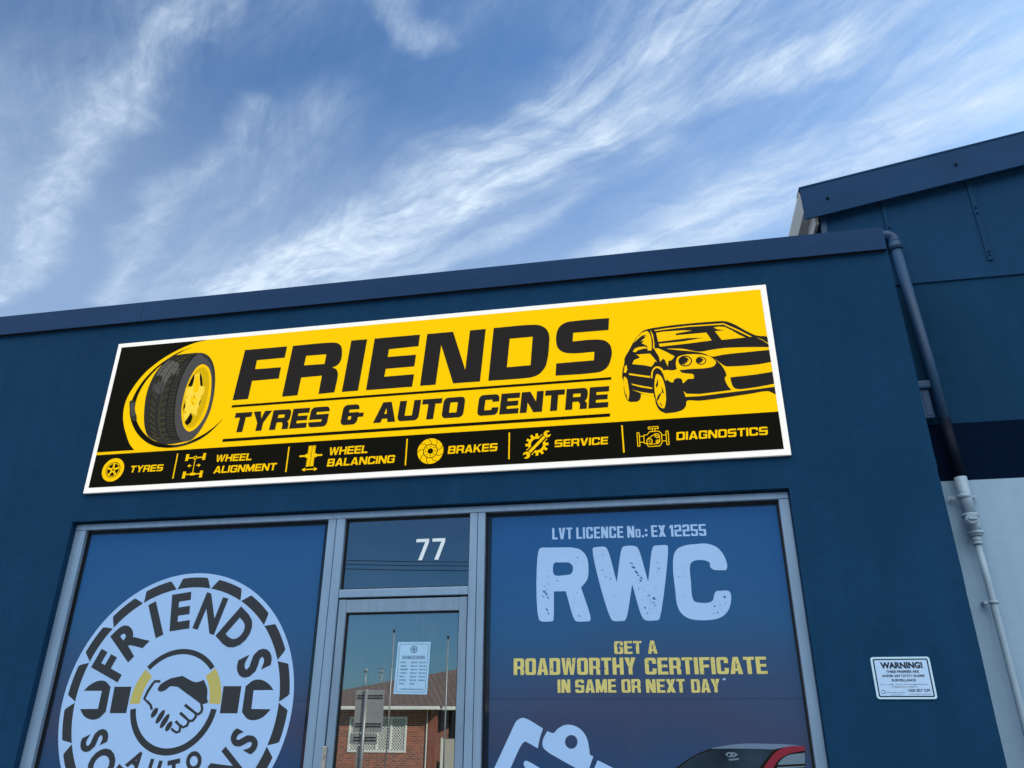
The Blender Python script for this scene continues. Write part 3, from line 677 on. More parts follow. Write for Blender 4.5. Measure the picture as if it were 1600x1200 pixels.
for word, ac, r0_, r1_, off, wk, fl_ in (('FRIENDS', (-66.5, -46, -25.2, -6.8, 15.8, 40, 66), .55, .845, .042, (.9, .92, 1.0, .95, .76, .84, .9), 0), ('SOLUTIONS', (-113.5, -130, -146, -161, -176, -191, -207, -228.5, -247), .575, .815, .036, (.84, .86, .9, .9, .9, 1, .86, .84, .84), 1), ('AUTO', (-150, -171, -191, -211), .412, .55, .05, .88, 1)):
    paint('badge_lettering', [(DECI, arctext(word, ac, 0, r0_, r1_, off, wk, fl_))], FYF-.002, left)
# clasped hands
blackh = [(625, 740, 1), (640, 712, 1), (672, 690), (700, 675), (770, 660), (848, 697, 1), (896, 684), (916, 740, 1), (914, 790, 1), (918, 815, 1), (880, 828), (845, 800), (790, 760), (742, 724), (697, 722, 1), (672, 742, 1), (643, 752, 1)]
ink = lambda pts, w, w2=None: trace(LW, ribbon(pts, w*1.35, (w2 or w)*1.35))
hops = [(DECI, sh(trace(LW, blackh),
        ink([(640, 692), (608, 692), (592, 712), (566, 752), (546, 795), (566, 812), (584, 832), (590, 858)], 11),
        ink([(880, 826), (886, 850), (880, 872), (862, 886), (846, 878)], 11), ink([(784, 830), (820, 858), (848, 880)], 14, 11), ink([(848, 876), (848, 900), (830, 922), (806, 925)], 11),
        ink([(756, 876), (785, 902), (808, 924)], 14, 11), ink([(806, 924), (798, 950), (772, 962), (756, 948)], 11), ink([(730, 925), (748, 945), (762, 956)], 13, 10), ink([(758, 955), (752, 985), (735, 992), (716, 980), (706, 968)], 11),
        *[trace(LW, circ_) for circ_ in ([(x+math.cos(t)*a*.5+math.sin(t)*b*.26, y+math.cos(t)*-a*.8+math.sin(t)*b*.16) for t in [2*math.pi*i/16 for i in range(16)]] for x, y, a, b in ((606, 876, 36, 46), (640, 900, 50, 46), (666, 925, 52, 46), (690, 955, 36, 46)))]))]
hands = paint('handshake', hops, FYF-.002, left)

right = thing('window_graphic', 'blue printed film lettered RWC over yellow text, right of the door', 'window sticker', (-.2, FYF, 0), 'printed films on the shop windows')
rx0, rx1 = W(769, 800, FYF)[0], kx0-.014
RWc = crop(740, 760, .36662, FYF); zs2 = RWc((700, 905))[1]
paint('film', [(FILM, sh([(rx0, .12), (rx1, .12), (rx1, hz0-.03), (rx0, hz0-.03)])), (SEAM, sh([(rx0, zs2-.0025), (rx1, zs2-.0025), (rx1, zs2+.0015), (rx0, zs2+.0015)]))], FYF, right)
K1 = crop(830, 800, .20625, FYF)
ops = []
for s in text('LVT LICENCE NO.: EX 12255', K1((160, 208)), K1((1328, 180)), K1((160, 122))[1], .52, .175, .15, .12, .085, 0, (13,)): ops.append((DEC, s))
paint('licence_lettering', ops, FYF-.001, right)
Rl = [(57, 290, 1), (75, 272, 1), (100, 270), (300, 268), (370, 285, 1), (420, 340, 1), (434, 430, 1), (425, 510, 1), (378, 572), (450, 810, 1), (440, 828, 1), (420, 829), (345, 829, 1), (328, 815, 1), (262, 600), (172, 602), (170, 800, 1), (165, 825, 1), (145, 829), (80, 829, 1), (58, 812, 1)]
Rh = [(168, 400, 1), (180, 384, 1), (200, 382), (285, 382), (312, 405, 1), (316, 440, 1), (300, 470, 1), (275, 477), (190, 482, 1), (170, 470, 1)]
Wl = [(465, 280, 1), (475, 268), (555, 264, 1), (575, 280, 1), (648, 532), (686, 280, 1), (700, 262, 1), (790, 260, 1), (810, 278, 1), (886, 528), (920, 270, 1), (932, 255), (1030, 254, 1), (1036, 270, 1), (975, 800, 1), (962, 820), (870, 821, 1), (845, 802, 1), (765, 548), (722, 800, 1), (708, 825), (625, 825, 1), (604, 808, 1)]
Cl = [(1080, 330, 1), (1105, 282, 1), (1160, 255, 1), (1250, 243, 1), (1330, 240, 1), (1410, 270, 1), (1460, 330, 1), (1485, 410, 1), (1476, 438, 1), (1440, 441, 1), (1380, 436, 1), (1356, 415, 1), (1352, 385, 1), (1320, 368, 1), (1250, 366, 1), (1212, 385, 1), (1202, 430, 1), (1210, 530, 1), (1218, 630, 1), (1235, 675, 1), (1275, 687, 1), (1340, 687, 1), (1375, 670, 1), (1386, 630, 1), (1400, 602, 1), (1440, 597, 1), (1490, 597, 1), (1508, 610, 1), (1514, 670, 1), (1495, 740, 1), (1450, 790, 1), (1380, 815, 1), (1290, 820, 1), (1200, 808, 1), (1140, 770, 1), (1108, 710, 1), (1090, 580, 1), (1075, 440, 1)]
worn = [(760, 390, 40, 10), (775, 420, 36, 22), (795, 455, 34, 26), (812, 478, 20, 14), (835, 500, 28, 14), (830, 520, 20, 22), (100, 605, 26, 20), (115, 622, 18, 22), (90, 642, 22, 8), (128, 650, 18, 18), (120, 740, 22, 16), (130, 770, 14, 16), (930, 655, 30, 26), (895, 632, 20, 12), (930, 690, 16, 14), (938, 710, 18, 10), (862, 725, 16, 20), (880, 768, 22, 10), (1465, 645, 28, 22), (1390, 715, 18, 14), (1412, 762, 20, 12), (1385, 768, 14, 8), (545, 325, 10, 10), (600, 505, 14, 12), (635, 640, 8, 8), (345, 608, 8, 8), (365, 788, 18, 10), (350, 345, 10, 16), (1140, 412, 8, 8), (1158, 632, 8, 8), (1117, 492, 12, 8), (565, 490, 18, 8), (538, 440, 10, 14), (957, 382, 10, 12), (970, 430, 14, 14), (125, 445, 8, 8), (128, 490, 6, 14), (840, 665, 8, 8), (862, 598, 10, 8), (815, 585, 8, 16), (1470, 690, 10, 10), (200, 520, 14, 10), (235, 312, 10, 6), (340, 380, 8, 8)]
holes = []
def blob(x, y, a, b):
    k = random.uniform(.25, .6); return [(x+math.cos(t)*a*.5*random.uniform(.6, 1.05), y+math.sin(t)*b*.5*random.uniform(.6, 1.05)+math.cos(t)*a*.5*k) for t in [2*math.pi*i/9 for i in range(9)]]
for x, y, a, b in worn: holes.append(trace(K1, blob(x, y, a, b)))
for (cx, cy, sx_, sy_, n) in ((115, 600, 35, 70, 26), (920, 690, 45, 90, 30), (1430, 720, 45, 40, 20), (830, 520, 40, 60, 14), (960, 410, 25, 50, 8), (560, 430, 40, 60, 8), (340, 660, 25, 60, 8), (1140, 500, 25, 60, 6)):
    for i in range(n): holes.append(trace(K1, blob(random.gauss(cx, sx_*.6), random.gauss(cy, sy_*.6), random.uniform(3, 8), random.uniform(3, 7))))
hl = [(1, [trace(K1, Rl)]), (-1, [trace(K1, Rh)]), (1, [trace(K1, Wl)]), (1, [trace(K1, Cl)])] + [(-1, [h]) for h in holes]
paint('headline_lettering', [(DEC, hl)], FYF-.001, right)
K2 = crop(790, 980, .2625, FYF); ops = []
for s, a, b, t in (('GET', (648, 160), (812, 158), 84), ('A', (848, 158), (905, 157), 80), ('ROADWORTHY', (48, 285), (778, 282), 186), ('CERTIFICATE', (832, 282), (1561, 278), 182), ('IN', (310, 391), (386, 390), 312), ('SAME', (416, 391), (660, 389), 312), ('OR', (692, 390), (806, 389), 310), ('NEXT', (838, 390), (1072, 389), 310), ('DAY', (1108, 390), (1280, 388), 310)):
    for q in text(s, K2(a), K2(b), K2((a[0], t))[1], .66, .23, .17, .15, .075): ops.append((DECY, q))
scr = []
for i in range(150):
    x, y = random.choice([(random.uniform(60, 1550), random.uniform(190, 280)), (random.uniform(650, 900), random.uniform(85, 155)), (random.uniform(320, 1270), random.uniform(315, 386))])
    scr.append((-1, [trace(K2, blob(x, y, random.uniform(3, 12), random.uniform(3, 9)))]))
ops = [(DECY, [e for m_, q in ops for e in q] + scr)]
for q in text('*', K2((1294, 350)), K2((1316, 350)), K2((1294, 296))[1], .6, .2, .17, .1, .08): ops.append((DEC, q))
paint('offer_lettering', ops, FYF-.001, right)
K3 = crop(760, 1090, .3375, FYF)
key = [(1, [trace(K3, [(-60, 560), (35, 330), (125, 135), (140, 108, 1), (165, 94, 1), (190, 100, 1), (262, 143), (247, 190, 1), (238, 235), (195, 210), (180, 204, 1), (166, 214, 1), (110, 330), (20, 560)])]),
       (1, [trace(K3, [(282, 155), (310, 164, 1), (330, 145, 1), (360, 128, 1), (390, 126, 1), (430, 142, 1), (462, 180, 1), (476, 235, 1), (480, 264, 1), (495, 272), (470, 345), (420, 330), (340, 285), (285, 252, 1), (262, 228, 1), (262, 195, 1)])]),
       (-1, [trace(K3, circ(393, 205, 29, 24, 32))]),
       (1, [trace(K3, [(515, 290), (585, 325), (760, 440), (640, 560), (420, 520)])]),
       (1, [trace(K3, [(172, 305, 1), (180, 293, 1), (195, 296, 1), (360, 400), (300, 470), (190, 340, 1)])])]
paint('key_picture', [(DEC, key)], FYF-.001, right)
xc_ = [(800, 470), (870, 330), (955, 272, 1), (1040, 236, 1), (1120, 220, 1), (1200, 213, 1), (1310, 214, 1), (1400, 217, 1), (1474, 227), (1482, 470)]
carops = [(TYK, sh(trace(K3, xc_))),
          (CRF, sh(trace(K3, [(1040, 236, 1), (1120, 220, 1), (1200, 213, 1), (1310, 214, 1), (1400, 217, 1), (1474, 227), (1474, 229), (1395, 228, 1), (1330, 240), (1200, 236, 1), (1100, 236, 1)]))),
          (CGL, sh(trace(K3, [(895, 322), (960, 275, 1), (1050, 240), (1200, 236, 1), (1328, 243), (1290, 290, 1), (1262, 330), (1230, 360), (860, 360)]))),
          (CGL2, sh(trace(K3, [(1105, 262), (1118, 252), (1150, 254), (1165, 264), (1150, 275), (1120, 276)]), trace(K3, [(1120, 285), (1170, 280), (1168, 288), (1125, 292)]))),
          (TYK, sh(trace(K3, [(1116, 263), (1126, 258), (1130, 268), (1120, 272)]), trace(K3, [(1140, 258), (1152, 262), (1146, 270)]))),
          (RED, sh(trace(K3, [(1474, 226), (1400, 226, 1), (1345, 248, 1), (1306, 292, 1), (1275, 340), (1262, 372), (1300, 372), (1325, 330), (1350, 292, 1), (1395, 262, 1), (1474, 245)]))),
          (CGL2, sh(trace(K3, [(1352, 302), (1372, 282, 1), (1400, 266, 1), (1474, 256), (1475, 322), (1345, 330)]))),
          (TYK, sh(trace(K3, [(1345, 312), (1475, 306), (1475, 316), (1342, 322)])))]
paint('car_picture', carops, FYF-.001, right)

# ---- street number and notice on the glass
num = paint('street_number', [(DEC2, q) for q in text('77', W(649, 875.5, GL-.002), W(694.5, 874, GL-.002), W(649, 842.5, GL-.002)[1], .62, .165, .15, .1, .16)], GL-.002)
tag(num, 'white number 77 stuck on the glass above the door', 'number')
NY = GL-.003; Nn = crop(600, 980, .1, NY)
note = thing('notice', 'pale business hours sheet taped inside the border of the door glass', 'notice', (-1.52, NY, 2.0))
c4 = [(222, 232), (732, 230), (672, 1052), (148, 1042)]
def n4(u, v): return tuple(c4[0][i]*(1-u)*(1-v)+c4[1][i]*u*(1-v)+c4[2][i]*u*v+c4[3][i]*(1-u)*v for i in (0, 1))
NN = lambda u, v: Nn(n4(u, v))
def nq(a, b, c, d): return [NN(a, b), NN(c, b), NN(c, d), NN(a, d)]
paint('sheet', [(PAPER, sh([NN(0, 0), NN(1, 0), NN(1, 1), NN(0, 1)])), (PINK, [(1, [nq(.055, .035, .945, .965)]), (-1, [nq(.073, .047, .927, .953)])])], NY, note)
ops = [(PINK, [(1, [[NN(.5+.11*math.cos(t), .14+.07*math.sin(t)) for t in np.linspace(0, 6.2832, 25)[:-1]]]), (-1, [[NN(.5+.085*math.cos(t), .14+.054*math.sin(t)) for t in np.linspace(0, 6.2832, 25)[:-1]]]),
        (1, [nq(.42, .13, .58, .15)]), (1, [nq(.47, .10, .53, .18)])])]
paint('notice_emblem', ops, NY-.001, note); ops = []
def ntext(s, u0, u1, v0, v1, off=.03): ops.append((PINK, btext(s, NN(u0, v1), NN(u1, v1), NN(u0, v0)[1], off)))
for q in text('BUSINESS HOURS', NN(.17, .325), NN(.86, .325), NN(.17, .262)[1], .5, .15, .13, .12, .1): ops.append((PINK, q))
rows = ('MONDAY', 'TUESDAY', 'WEDNESDAY', 'THURSDAY', 'FRIDAY', 'SATURDAY', 'SUNDAY')
for i, dname in enumerate(rows):
    v = .375+.068*i
    ntext(dname, .13, .13+.022*len(dname)+.04, v, v+.028)
    if i < 6:
        ntext('08:00 AM', .45, .64, v, v+.028); ntext('05:30 PM' if i < 5 else '02:00 PM', .70, .90, v, v+.028)
    else: ntext('CLOSED', .45, .60, v, v+.028)
ntext('* CLOSED ON PUBLIC HOLIDAYS', .16, .88, .89, .915)
paint('notice_lettering', ops, NY-.001, note)

# ================================================================== FASCIA SIGN
SY = -.026
S1 = crop(100, 420, .375, SY); S2 = crop(650, 420, .38125, SY); Tc = crop(170, 520, 1/6, SY); Cc = crop(960, 440, .19165, SY)
B1 = crop(120, 690, .2125, SY); B2 = crop(430, 670, .225, SY); B3 = crop(780, 640, .2875, SY); F1 = crop(350, 480, .20625, SY); F2 = crop(660, 470, .2, SY)
tl, bl_, tr, br_ = S1((230, 313)), S1((76, 937)), S2((1430, 64)), S2((1542, 760))
sx0, sx1, sz1, sz0 = (tl[0]+bl_[0])/2, (tr[0]+br_[0])/2, (tl[1]+tr[1])/2, (bl_[1]+br_[1])/2
i0, i1, i2, i3 = S1((244, 328)), S1((98, 913)), S2((1411, 84)), S2((1508, 738))
ix0, ix1, iz1, iz0 = (i0[0]+i1[0])/2, (i2[0]+i3[0])/2, (i0[1]+i2[1])/2, (i1[1]+i3[1])/2
sign = thing('fascia_sign', 'long yellow and black tyre shop sign with white border above the windows', 'sign', ((sx0+sx1)/2, SY, sz0))
bm = bmesh.new(); box(bm, sx0, sx1, SY+.001, -.004, sz0, sz1, .0015); link('panel', bm, WHITE, sign)
rect = [(ix0, iz0), (ix1, iz0), (ix1, iz1), (ix0, iz1)]
zst = (S1((300, 763))[1] + S1((1590, 686))[1] + S2((1484, 585))[1] + B1((1590, 10))[1])/4
arcb = [Tc(q) for q in ((935, 60), (800, 97), (640, 165), (480, 260), (340, 375), (230, 510), (160, 640), (135, 760), (140, 860), (165, 960), (200, 1050), (238, 1112))]
blk = smooth([(ix0, iz1), (arcb[0][0], iz1)] + [(x, min(z, iz1-.001), 1) for x, z in arcb[1:-1]] + [(arcb[-1][0], zst+.02), (ix0, zst+.02)], 5)
face = [(YEL, sh(rect)), (INK2, sh(blk)), (INK2, sh([(ix0, iz0), (ix1, iz0), (ix1, zst), (ix0, zst)]))]
paint('face', face, SY, sign)
# headline
def fr_(f, p_): return trace(f, p_)
hd = [fr_(F1, [(160, 325), (478, 297), (460, 382), (250, 402), (236, 470), (432, 455), (415, 540), (213, 558), (182, 695), (65, 705)]),
      fr_(F1, [(965, 253), (1085, 243), (1015, 632), (893, 642)]),
      fr_(F1, [(1142, 238), (1485, 208), (1473, 295), (1250, 318), (1240, 377), (1455, 360), (1442, 448), (1226, 467), (1214, 527), (1440, 508), (1425, 602), (1076, 629)]),
      fr_(F2, [(38, 260), (240, 242), (335, 540), (372, 232), (495, 220), (450, 630), (240, 645), (147, 345), (103, 655), (-18, 664)]),
      fr_(F2, [(1458, 135), (1454, 228), (1178, 250), (1174, 318), (1340, 303, 1), (1420, 310, 1), (1464, 342, 1), (1480, 400, 1), (1472, 455, 1), (1447, 515, 1), (1395, 552, 1), (1300, 567, 1), (1040, 585), (1046, 490), (1340, 465), (1344, 398), (1180, 410, 1), (1105, 402, 1), (1060, 370, 1), (1045, 315, 1), (1048, 260, 1), (1070, 205, 1), (1115, 172, 1), (1200, 157, 1)])]
hs = sh(*hd) + [(1, [fr_(F1, [(523, 293), (800, 269, 1), (858, 272, 1), (888, 297, 1), (894, 345, 1), (886, 400, 1), (862, 436, 1), (820, 457), (850, 470, 1), (863, 505, 1), (858, 545, 1), (836, 645), (716, 657), (742, 518), (585, 533), (557, 667), (440, 678)])]),
                (-1, [fr_(F1, [(623, 368), (776, 356), (762, 430), (606, 441)])]),
                (1, [fr_(F2, [(557, 213), (850, 188, 1), (920, 193, 1), (967, 220, 1), (990, 268, 1), (990, 340, 1), (980, 440, 1), (960, 515, 1), (915, 570, 1), (860, 595, 1), (780, 606, 1), (515, 625)])]), (-1, [fr_(F2, [(682, 296), (862, 280), (845, 503), (660, 520)])])]
paint('headline_lettering', [(INK, hs)], SY-.001, sign)
SHR = .10
tb0, tb1 = F1((52, 950)), F2((1465, 831)); ztop = (F1((40, 806))[1] + F2((1470, 665))[1])/2
tb0 = (tb0[0], (tb0[1]+tb1[1])/2); tb1 = (tb1[0]-.02, tb0[1])
words = (('TYRES', F1((52, 950)), F1((775, 907)), 0), ('&', F1((878, 895)), F1((1035, 885)), 0), ('AUTO', F1((1128, 878)), F2((316, 910)), 0), ('CENTRE', F2((425, 892)), F2((1450, 831)), 0))
for s, a, b, _ in words:
    paint('tagline_word', [(INK, q) for q in text(s, (a[0], tb0[1]), (b[0], tb0[1]), ztop, 1.12, .365, .25, .22, .09, SHR)], SY-.001, sign)
r1a, r1b = F1((58, 753)), F2((1474, 605)); zr1 = (r1a[1]+r1b[1])/2; r2a, r2b = S1((660, 716)), F2((1464, 891)); zr2 = (r2a[1]+r2b[1])/2
for rl_ in ([(r1a[0], zr1-.009), (r1b[0], zr1-.009), (r1b[0]+.002, zr1+.009), (r1a[0]+.003, zr1+.009)], [(r2a[0], zr2-.011), (r2b[0], zr2-.011), (r2b[0]+.002, zr2+.011), (r2a[0]+.003, zr2+.011)]): paint('rule_line', [(INK2, sh(rl_))], SY-.001, sign)
# service strip
ops = [(YEL2, sh([(ix0, zst+.001), (ix0+.62, zst+.001), (ix0+.62, zst+.021), (ix0, zst+.021)]))]
for f, a, b in ((B1, (743, 88), (706, 272)), (B1, (1562, 38), (1537, 224)), (B2, (917, 70), (904, 254)), (B3, (55, 125), (53, 270)), (B3, (667, 85), (678, 234))):
    paint('divider', [(YEL2, sh(bar(f(a), f(b), .0095)))], SY-.001, sign)
for s, f, a, b, t in (('TYRES', B1, (388, 228), (628, 216), 180), ('WHEEL', B1, (1018, 150), (1282, 137), 99), ('ALIGNMENT', B1, (1003, 234), (1462, 210), 182), ('WHEEL', B2, (370, 185), (638, 168), 131), ('BALANCING', B2, (358, 263), (826, 236), 210), ('BRAKES', B2, (1198, 175), (1540, 154), 121), ('SERVICE', B3, (300, 205), (590, 188), 165), ('DIAGNOSTICS', B3, (963, 167), (1460, 137), 123)):
    paint('service_name', [(YEL2, q) for q in text(s, f(a), f(b), f((a[0], t))[1], 1.12, .28, .20, .2, .12, SHR)], SY-.001, sign)
paint('strip_edge', ops, SY-.0005, sign)
# icons, drawn in metres round their centres
def at(f, c, k): o = f(c); return lambda pts: [(o[0]+x*k, o[1]+z*k) for x, z in pts]
ops = []; Y_ = lambda *p_: ops.append((YEL2, sh(*p_))); K_ = lambda *p_: ops.append((INK2, sh(*p_)))
g = at(B1, (267, 208), .088)
Y_(g(circ(0, 0, 1, 40))); K_(g(circ(0, 0, .66, 32))); Y_(g(circ(0, 0, .60, 32))); K_(g(circ(0, 0, .53, 30)))
Y_(*[g(bar((0, 0), (.56*math.sin(R(72*i)), .56*math.cos(R(72*i))), .17)) for i in range(5)], g(circ(0, 0, .2, 16))); K_(g(circ(0, 0, .09, 12)))
paint('tyre_icon', ops, SY-.0014, sign); ops = []
g = at(B1, (862, 178), .083)
for sx_, sz_ in ((-1, .78), (1, .78), (-1, -.78), (1, -.78)):
    Y_(g([(sx_*.80-.14, sz_-.30), (sx_*.80+.14, sz_-.30), (sx_*.80+.14+.03, sz_+.30), (sx_*.80-.14+.03, sz_+.30)]))
    for j in range(4): K_(g(bar((sx_*.80+.10*sx_, sz_-.2+j*.14), (sx_*.80+.2*sx_, sz_-.2+j*.14), .05)))
Y_(g(bar((-.7, .72), (.7, .72), .10)), g(bar((-.7, -.74), (.7, -.74), .10)), g(bar((0, .7), (0, -.7), .07)), g(circ(0, .72, .17, 18)), g([(-.22, -.84), (.22, -.84), (.22, -.62), (-.22, -.62)])); K_(g(circ(0, .72, .09, 14)))
for s_ in (-1, 1): Y_(g(bar((s_*.22, .02), (s_*.50, .02), .08)), g([(s_*.62, .02), (s_*.40, .18), (s_*.40, -.14)]))
paint('axle_icon', ops, SY-.0014, sign); ops = []
g = at(B2, (246, 195), .088)
Y_(g([(-.30, -.78), (-.04, -.78), (.0, .92), (-.26, .92)]), g([(.06, -.78), (.32, -.78), (.36, .92), (.10, .92)]), g([(-.02, -.78), (.03, -.78), (.07, .92), (.02, .92)]))
for j in range(9): K_(g(bar((-.34, -.62+j*.18), (-.2, -.58+j*.18), .05)), g(bar((.24, -.58+j*.18), (.42, -.62+j*.18), .05)))
Y_(g(rr(-.95, .03, -.35, .17, .07)), g(rr(.4, .03, .98, .17, .07)), g(circ(-.32, .1, .17, 14)), g(circ(.38, .1, .17, 14)))
Y_(g(bar((-.35, -1.02), (.45, -1.02), .09)), g([(-.62, -1.02), (-.34, -.86), (-.34, -1.18)]), g([(.68, -1.02), (.42, -.86), (.42, -1.18)]))
paint('wheel_icon', ops, SY-.0014, sign); ops = []
g = at(B2, (1078, 155), .090)
Y_(g(circ(0, 0, 1, 44)))
for j in range(9):
    a = R(40*j); K_(g(ribbon([(.5*math.cos(a), .5*math.sin(a)), (.78*math.cos(a+.18), .78*math.sin(a+.18)), (1.01*math.cos(a+.42), 1.01*math.sin(a+.42))], .045)))
K_(g(circ(0, 0, .56, 32))); Y_(g(circ(0, 0, .50, 30))); K_(g(circ(0, 0, .22, 18)), *[g(circ(.36*math.cos(R(45*i)), .36*math.sin(R(45*i)), .05, 8)) for i in range(8)])
paint('brake_disc_icon', ops, SY-.0014, sign); ops = []
g = at(B3, (205, 190), .080)
Y_(g(circ(0, 0, .72, 36)), *[g(bar((.6*math.cos(R(30*i)), .6*math.sin(R(30*i))), (.95*math.cos(R(30*i)), .95*math.sin(R(30*i))), .22)) for i in range(12)])
K_(g(circ(0, 0, .50, 30))); K_(g(bar((-.85, -.85), (.85, .85), .50))); Y_(g(bar((-.62, -.62), (.62, .62), .24)), g(circ(-.86, -.86, .30, 20)), g(circ(.86, .86, .30, 20)))
K_(g(bar((-.86, -.86), (-1.25, -1.0), .24)), g(bar((.86, .86), (1.25, 1.0), .24)))
paint('gear_icon', ops, SY-.0014, sign); ops = []
g = at(B3, (836, 158), .083)
def outl(pts, w=.065):
    for a, b in zip(pts, pts[1:]+pts[:1]): Y_(g(bar(a, b, w)))
outl([(-.68, -.34), (-.68, .32), (-.42, .34), (-.22, .58), (.46, .58), (.66, .36), (.66, -.36), (.46, -.62), (-.38, -.62), (-.5, -.36)])
outl([(-.30, .80), (.46, .80), (.46, .96), (-.30, .96)]); outl([(-1.18, -.55), (-1.02, -.55), (-1.02, .55), (-1.18, .55)]); outl([(1.0, -.55), (1.17, -.55), (1.17, .55), (1.0, .55)])
Y_(g(bar((-1.0, .24), (-.68, .24), .06)), g(bar((-1.0, -.24), (-.68, -.24), .06)), g(bar((.66, .24), (1.0, .24), .06)), g(bar((.66, -.24), (1.0, -.24), .06)), g(bar((.0, .6), (.0, .8), .06)), g(bar((.2, .6), (.2, .8), .06)))
for x, z, r_ in ((-.28, -.20, .24), (.32, .22, .19), (.34, -.26, .16)):
    Y_(g(circ(x, z, r_, 18))); K_(g(circ(x, z, r_-.07, 16))); Y_(g(circ(x, z, .06, 10)))
Y_(g(bar((-.42, .0), (.24, .40), .06)), g(bar((-.28, -.44), (.38, -.42), .06)), g(bar((.5, .2), (.49, -.24), .06)))
paint('engine_icon', ops, SY-.0014, sign)
# tyre picture
ops = []
def t_(m, pts, sm=True): ops.append((m, sh(trace(Tc, pts, sm))))
t_(INK2, [(790, 135), (680, 172), (555, 242), (440, 328), (325, 448), (246, 570), (200, 690), (200, 780), (230, 880), (280, 960), (360, 1030), (450, 1068), (570, 1078), (690, 1062), (830, 1012), (940, 940), (1030, 852), (1070, 805), (1030, 845), (930, 925), (800, 998), (690, 1040), (560, 1050), (430, 1015), (350, 960), (290, 885), (255, 800), (245, 705), (268, 600), (330, 480), (418, 372), (515, 285), (628, 212), (712, 164)])
t_(TYD, [(200, 640), (245, 640), (245, 720), (262, 810), (240, 830), (212, 800), (197, 720)])
t_(TYG, [(204, 660), (238, 660), (240, 730), (248, 770), (222, 780), (206, 730)])
t_(TYD, [(840, 1000), (940, 930), (1030, 850), (940, 935), (830, 1010), (700, 1058), (600, 1070), (600, 1058), (700, 1040)])
sil = [(850, 188), (910, 200), (955, 240), (985, 310), (997, 400), (993, 520), (975, 640), (940, 760), (890, 860), (830, 950), (770, 1005), (700, 1022), (610, 1040), (520, 1045), (430, 1010), (370, 970), (340, 900), (330, 800), (335, 700), (350, 590), (385, 480), (430, 390), (490, 310), (560, 240), (640, 210), (740, 195)]
t_(TYD, sil)
Lft = [(740, 195), (640, 212), (560, 242), (490, 312), (430, 392), (385, 482), (350, 592), (335, 700), (331, 800), (341, 900), (372, 968)]
Rgt = [(850, 190), (800, 222), (760, 268), (715, 338), (670, 440), (638, 550), (618, 680), (611, 790), (620, 890), (645, 970), (700, 1020)]
def mid(i, s): return (Lft[i][0]+(Rgt[i][0]-Lft[i][0])*s, Lft[i][1]+(Rgt[i][1]-Lft[i][1])*s + 26*math.sin(math.pi*s)*(1 if i > 4 else .3))
def tt(t, s):
    i = min(int(t), 9); a, b = mid(i, s), mid(i+1, s); k = t-i; return (a[0]+(b[0]-a[0])*k, a[1]+(b[1]-a[1])*k)
t_(TYM, [tt(2.2, .06), tt(2.2, .5), tt(2.5, .62), tt(3.0, .78), tt(3.6, .80), tt(3.5, .55), tt(4.4, .5), tt(4.5, .35), tt(3.9, .3), tt(4.0, .06), tt(3.2, .03)], False)
t_(TYG, [tt(4.5, .3), tt(4.3, .5), tt(4.9, .48), tt(5.4, .42), tt(5.4, .12), tt(4.8, .1)], False)
for s_, w, m in ((.16, 5, TYK), (.40, 6, TYK), (.50, 4, TYO), (.72, 8, TYK), (.985, 7, TYK)):
    ops.append((m, sh(trace(Tc, ribbon([tt(i*.25, s_) for i in range(1, 39)], w)))))
for i in range(34):
    t = .3+i*.29; m = TYK if i % 2 else TYO
    if t > 9.6: break
    for a, b, dt in ((.01, .14, .03), (.18, .34, .22), (.52, .69, -.18), (.74, .95, .05)):
        ops.append((TYK if a in (.01, .74) else m, sh(trace(Tc, bar(tt(max(0, t), a), tt(min(9.9, max(0, t+dt)), b), 5 if t < 7 else 6)))))
side = [(850, 190), (910, 201), (955, 241), (985, 311), (996, 400), (992, 520), (974, 640), (939, 760), (889, 860), (829, 950), (769, 1004), (705, 1018), (660, 985), (632, 910), (620, 800), (626, 690), (645, 560), (680, 440), (724, 340), (768, 270), (806, 224)]
t_(TYG, side)
t_(TYD, [(853, 190), (912, 202), (955, 241), (984, 311), (994, 400), (988, 520), (965, 640), (925, 760), (972, 620), (978, 500), (976, 400), (960, 310), (925, 250), (885, 222)])
t_(YEL2, [(880, 295), (930, 320), (957, 390), (962, 500), (945, 640), (905, 770), (850, 860), (790, 915), (745, 925), (705, 885), (685, 810), (682, 720), (700, 610), (730, 500), (780, 390), (830, 320)])
t_(YELD, [(885, 325), (925, 358), (942, 450), (930, 580), (900, 700), (850, 810), (790, 880), (748, 890), (716, 850), (698, 770), (696, 690), (712, 600), (742, 500), (790, 400), (835, 342)])
t_(YELL, [(808, 400), (850, 370), (858, 500), (900, 505), (892, 565), (862, 600), (868, 640), (830, 720), (822, 780), (770, 745), (712, 830), (700, 770), (725, 660), (712, 610), (735, 515), (790, 505)], False)
t_(YEL2, [(812, 420), (845, 395), (850, 510), (835, 560), (790, 560), (800, 500)], False)
for h in ([(800, 385), (775, 430), (742, 500), (775, 505), (792, 470), (803, 420)], [(858, 372), (875, 420), (881, 495), (860, 500), (853, 430)], [(718, 650), (700, 690), (698, 732), (716, 700)], [(770, 750), (787, 790), (770, 840), (735, 870), (710, 842), (740, 800)], [(866, 618), (862, 650), (842, 694), (850, 650)]):
    t_(INK2, h, False)
t_(YEL2, circ(798, 640, 30, 16, 42)); t_(YELD, circ(800, 598, 10, 10, 14)); t_(YELD, circ(790, 660, 9, 10, 12)); t_(YELL, circ(805, 640, 12, 12, 20))
t_(YELD, [(712, 592), (740, 600), (728, 618)], False); t_(YELD, [(700, 740), (725, 725), (716, 762)], False)
paint('tyre_picture', ops, SY-.001, sign)
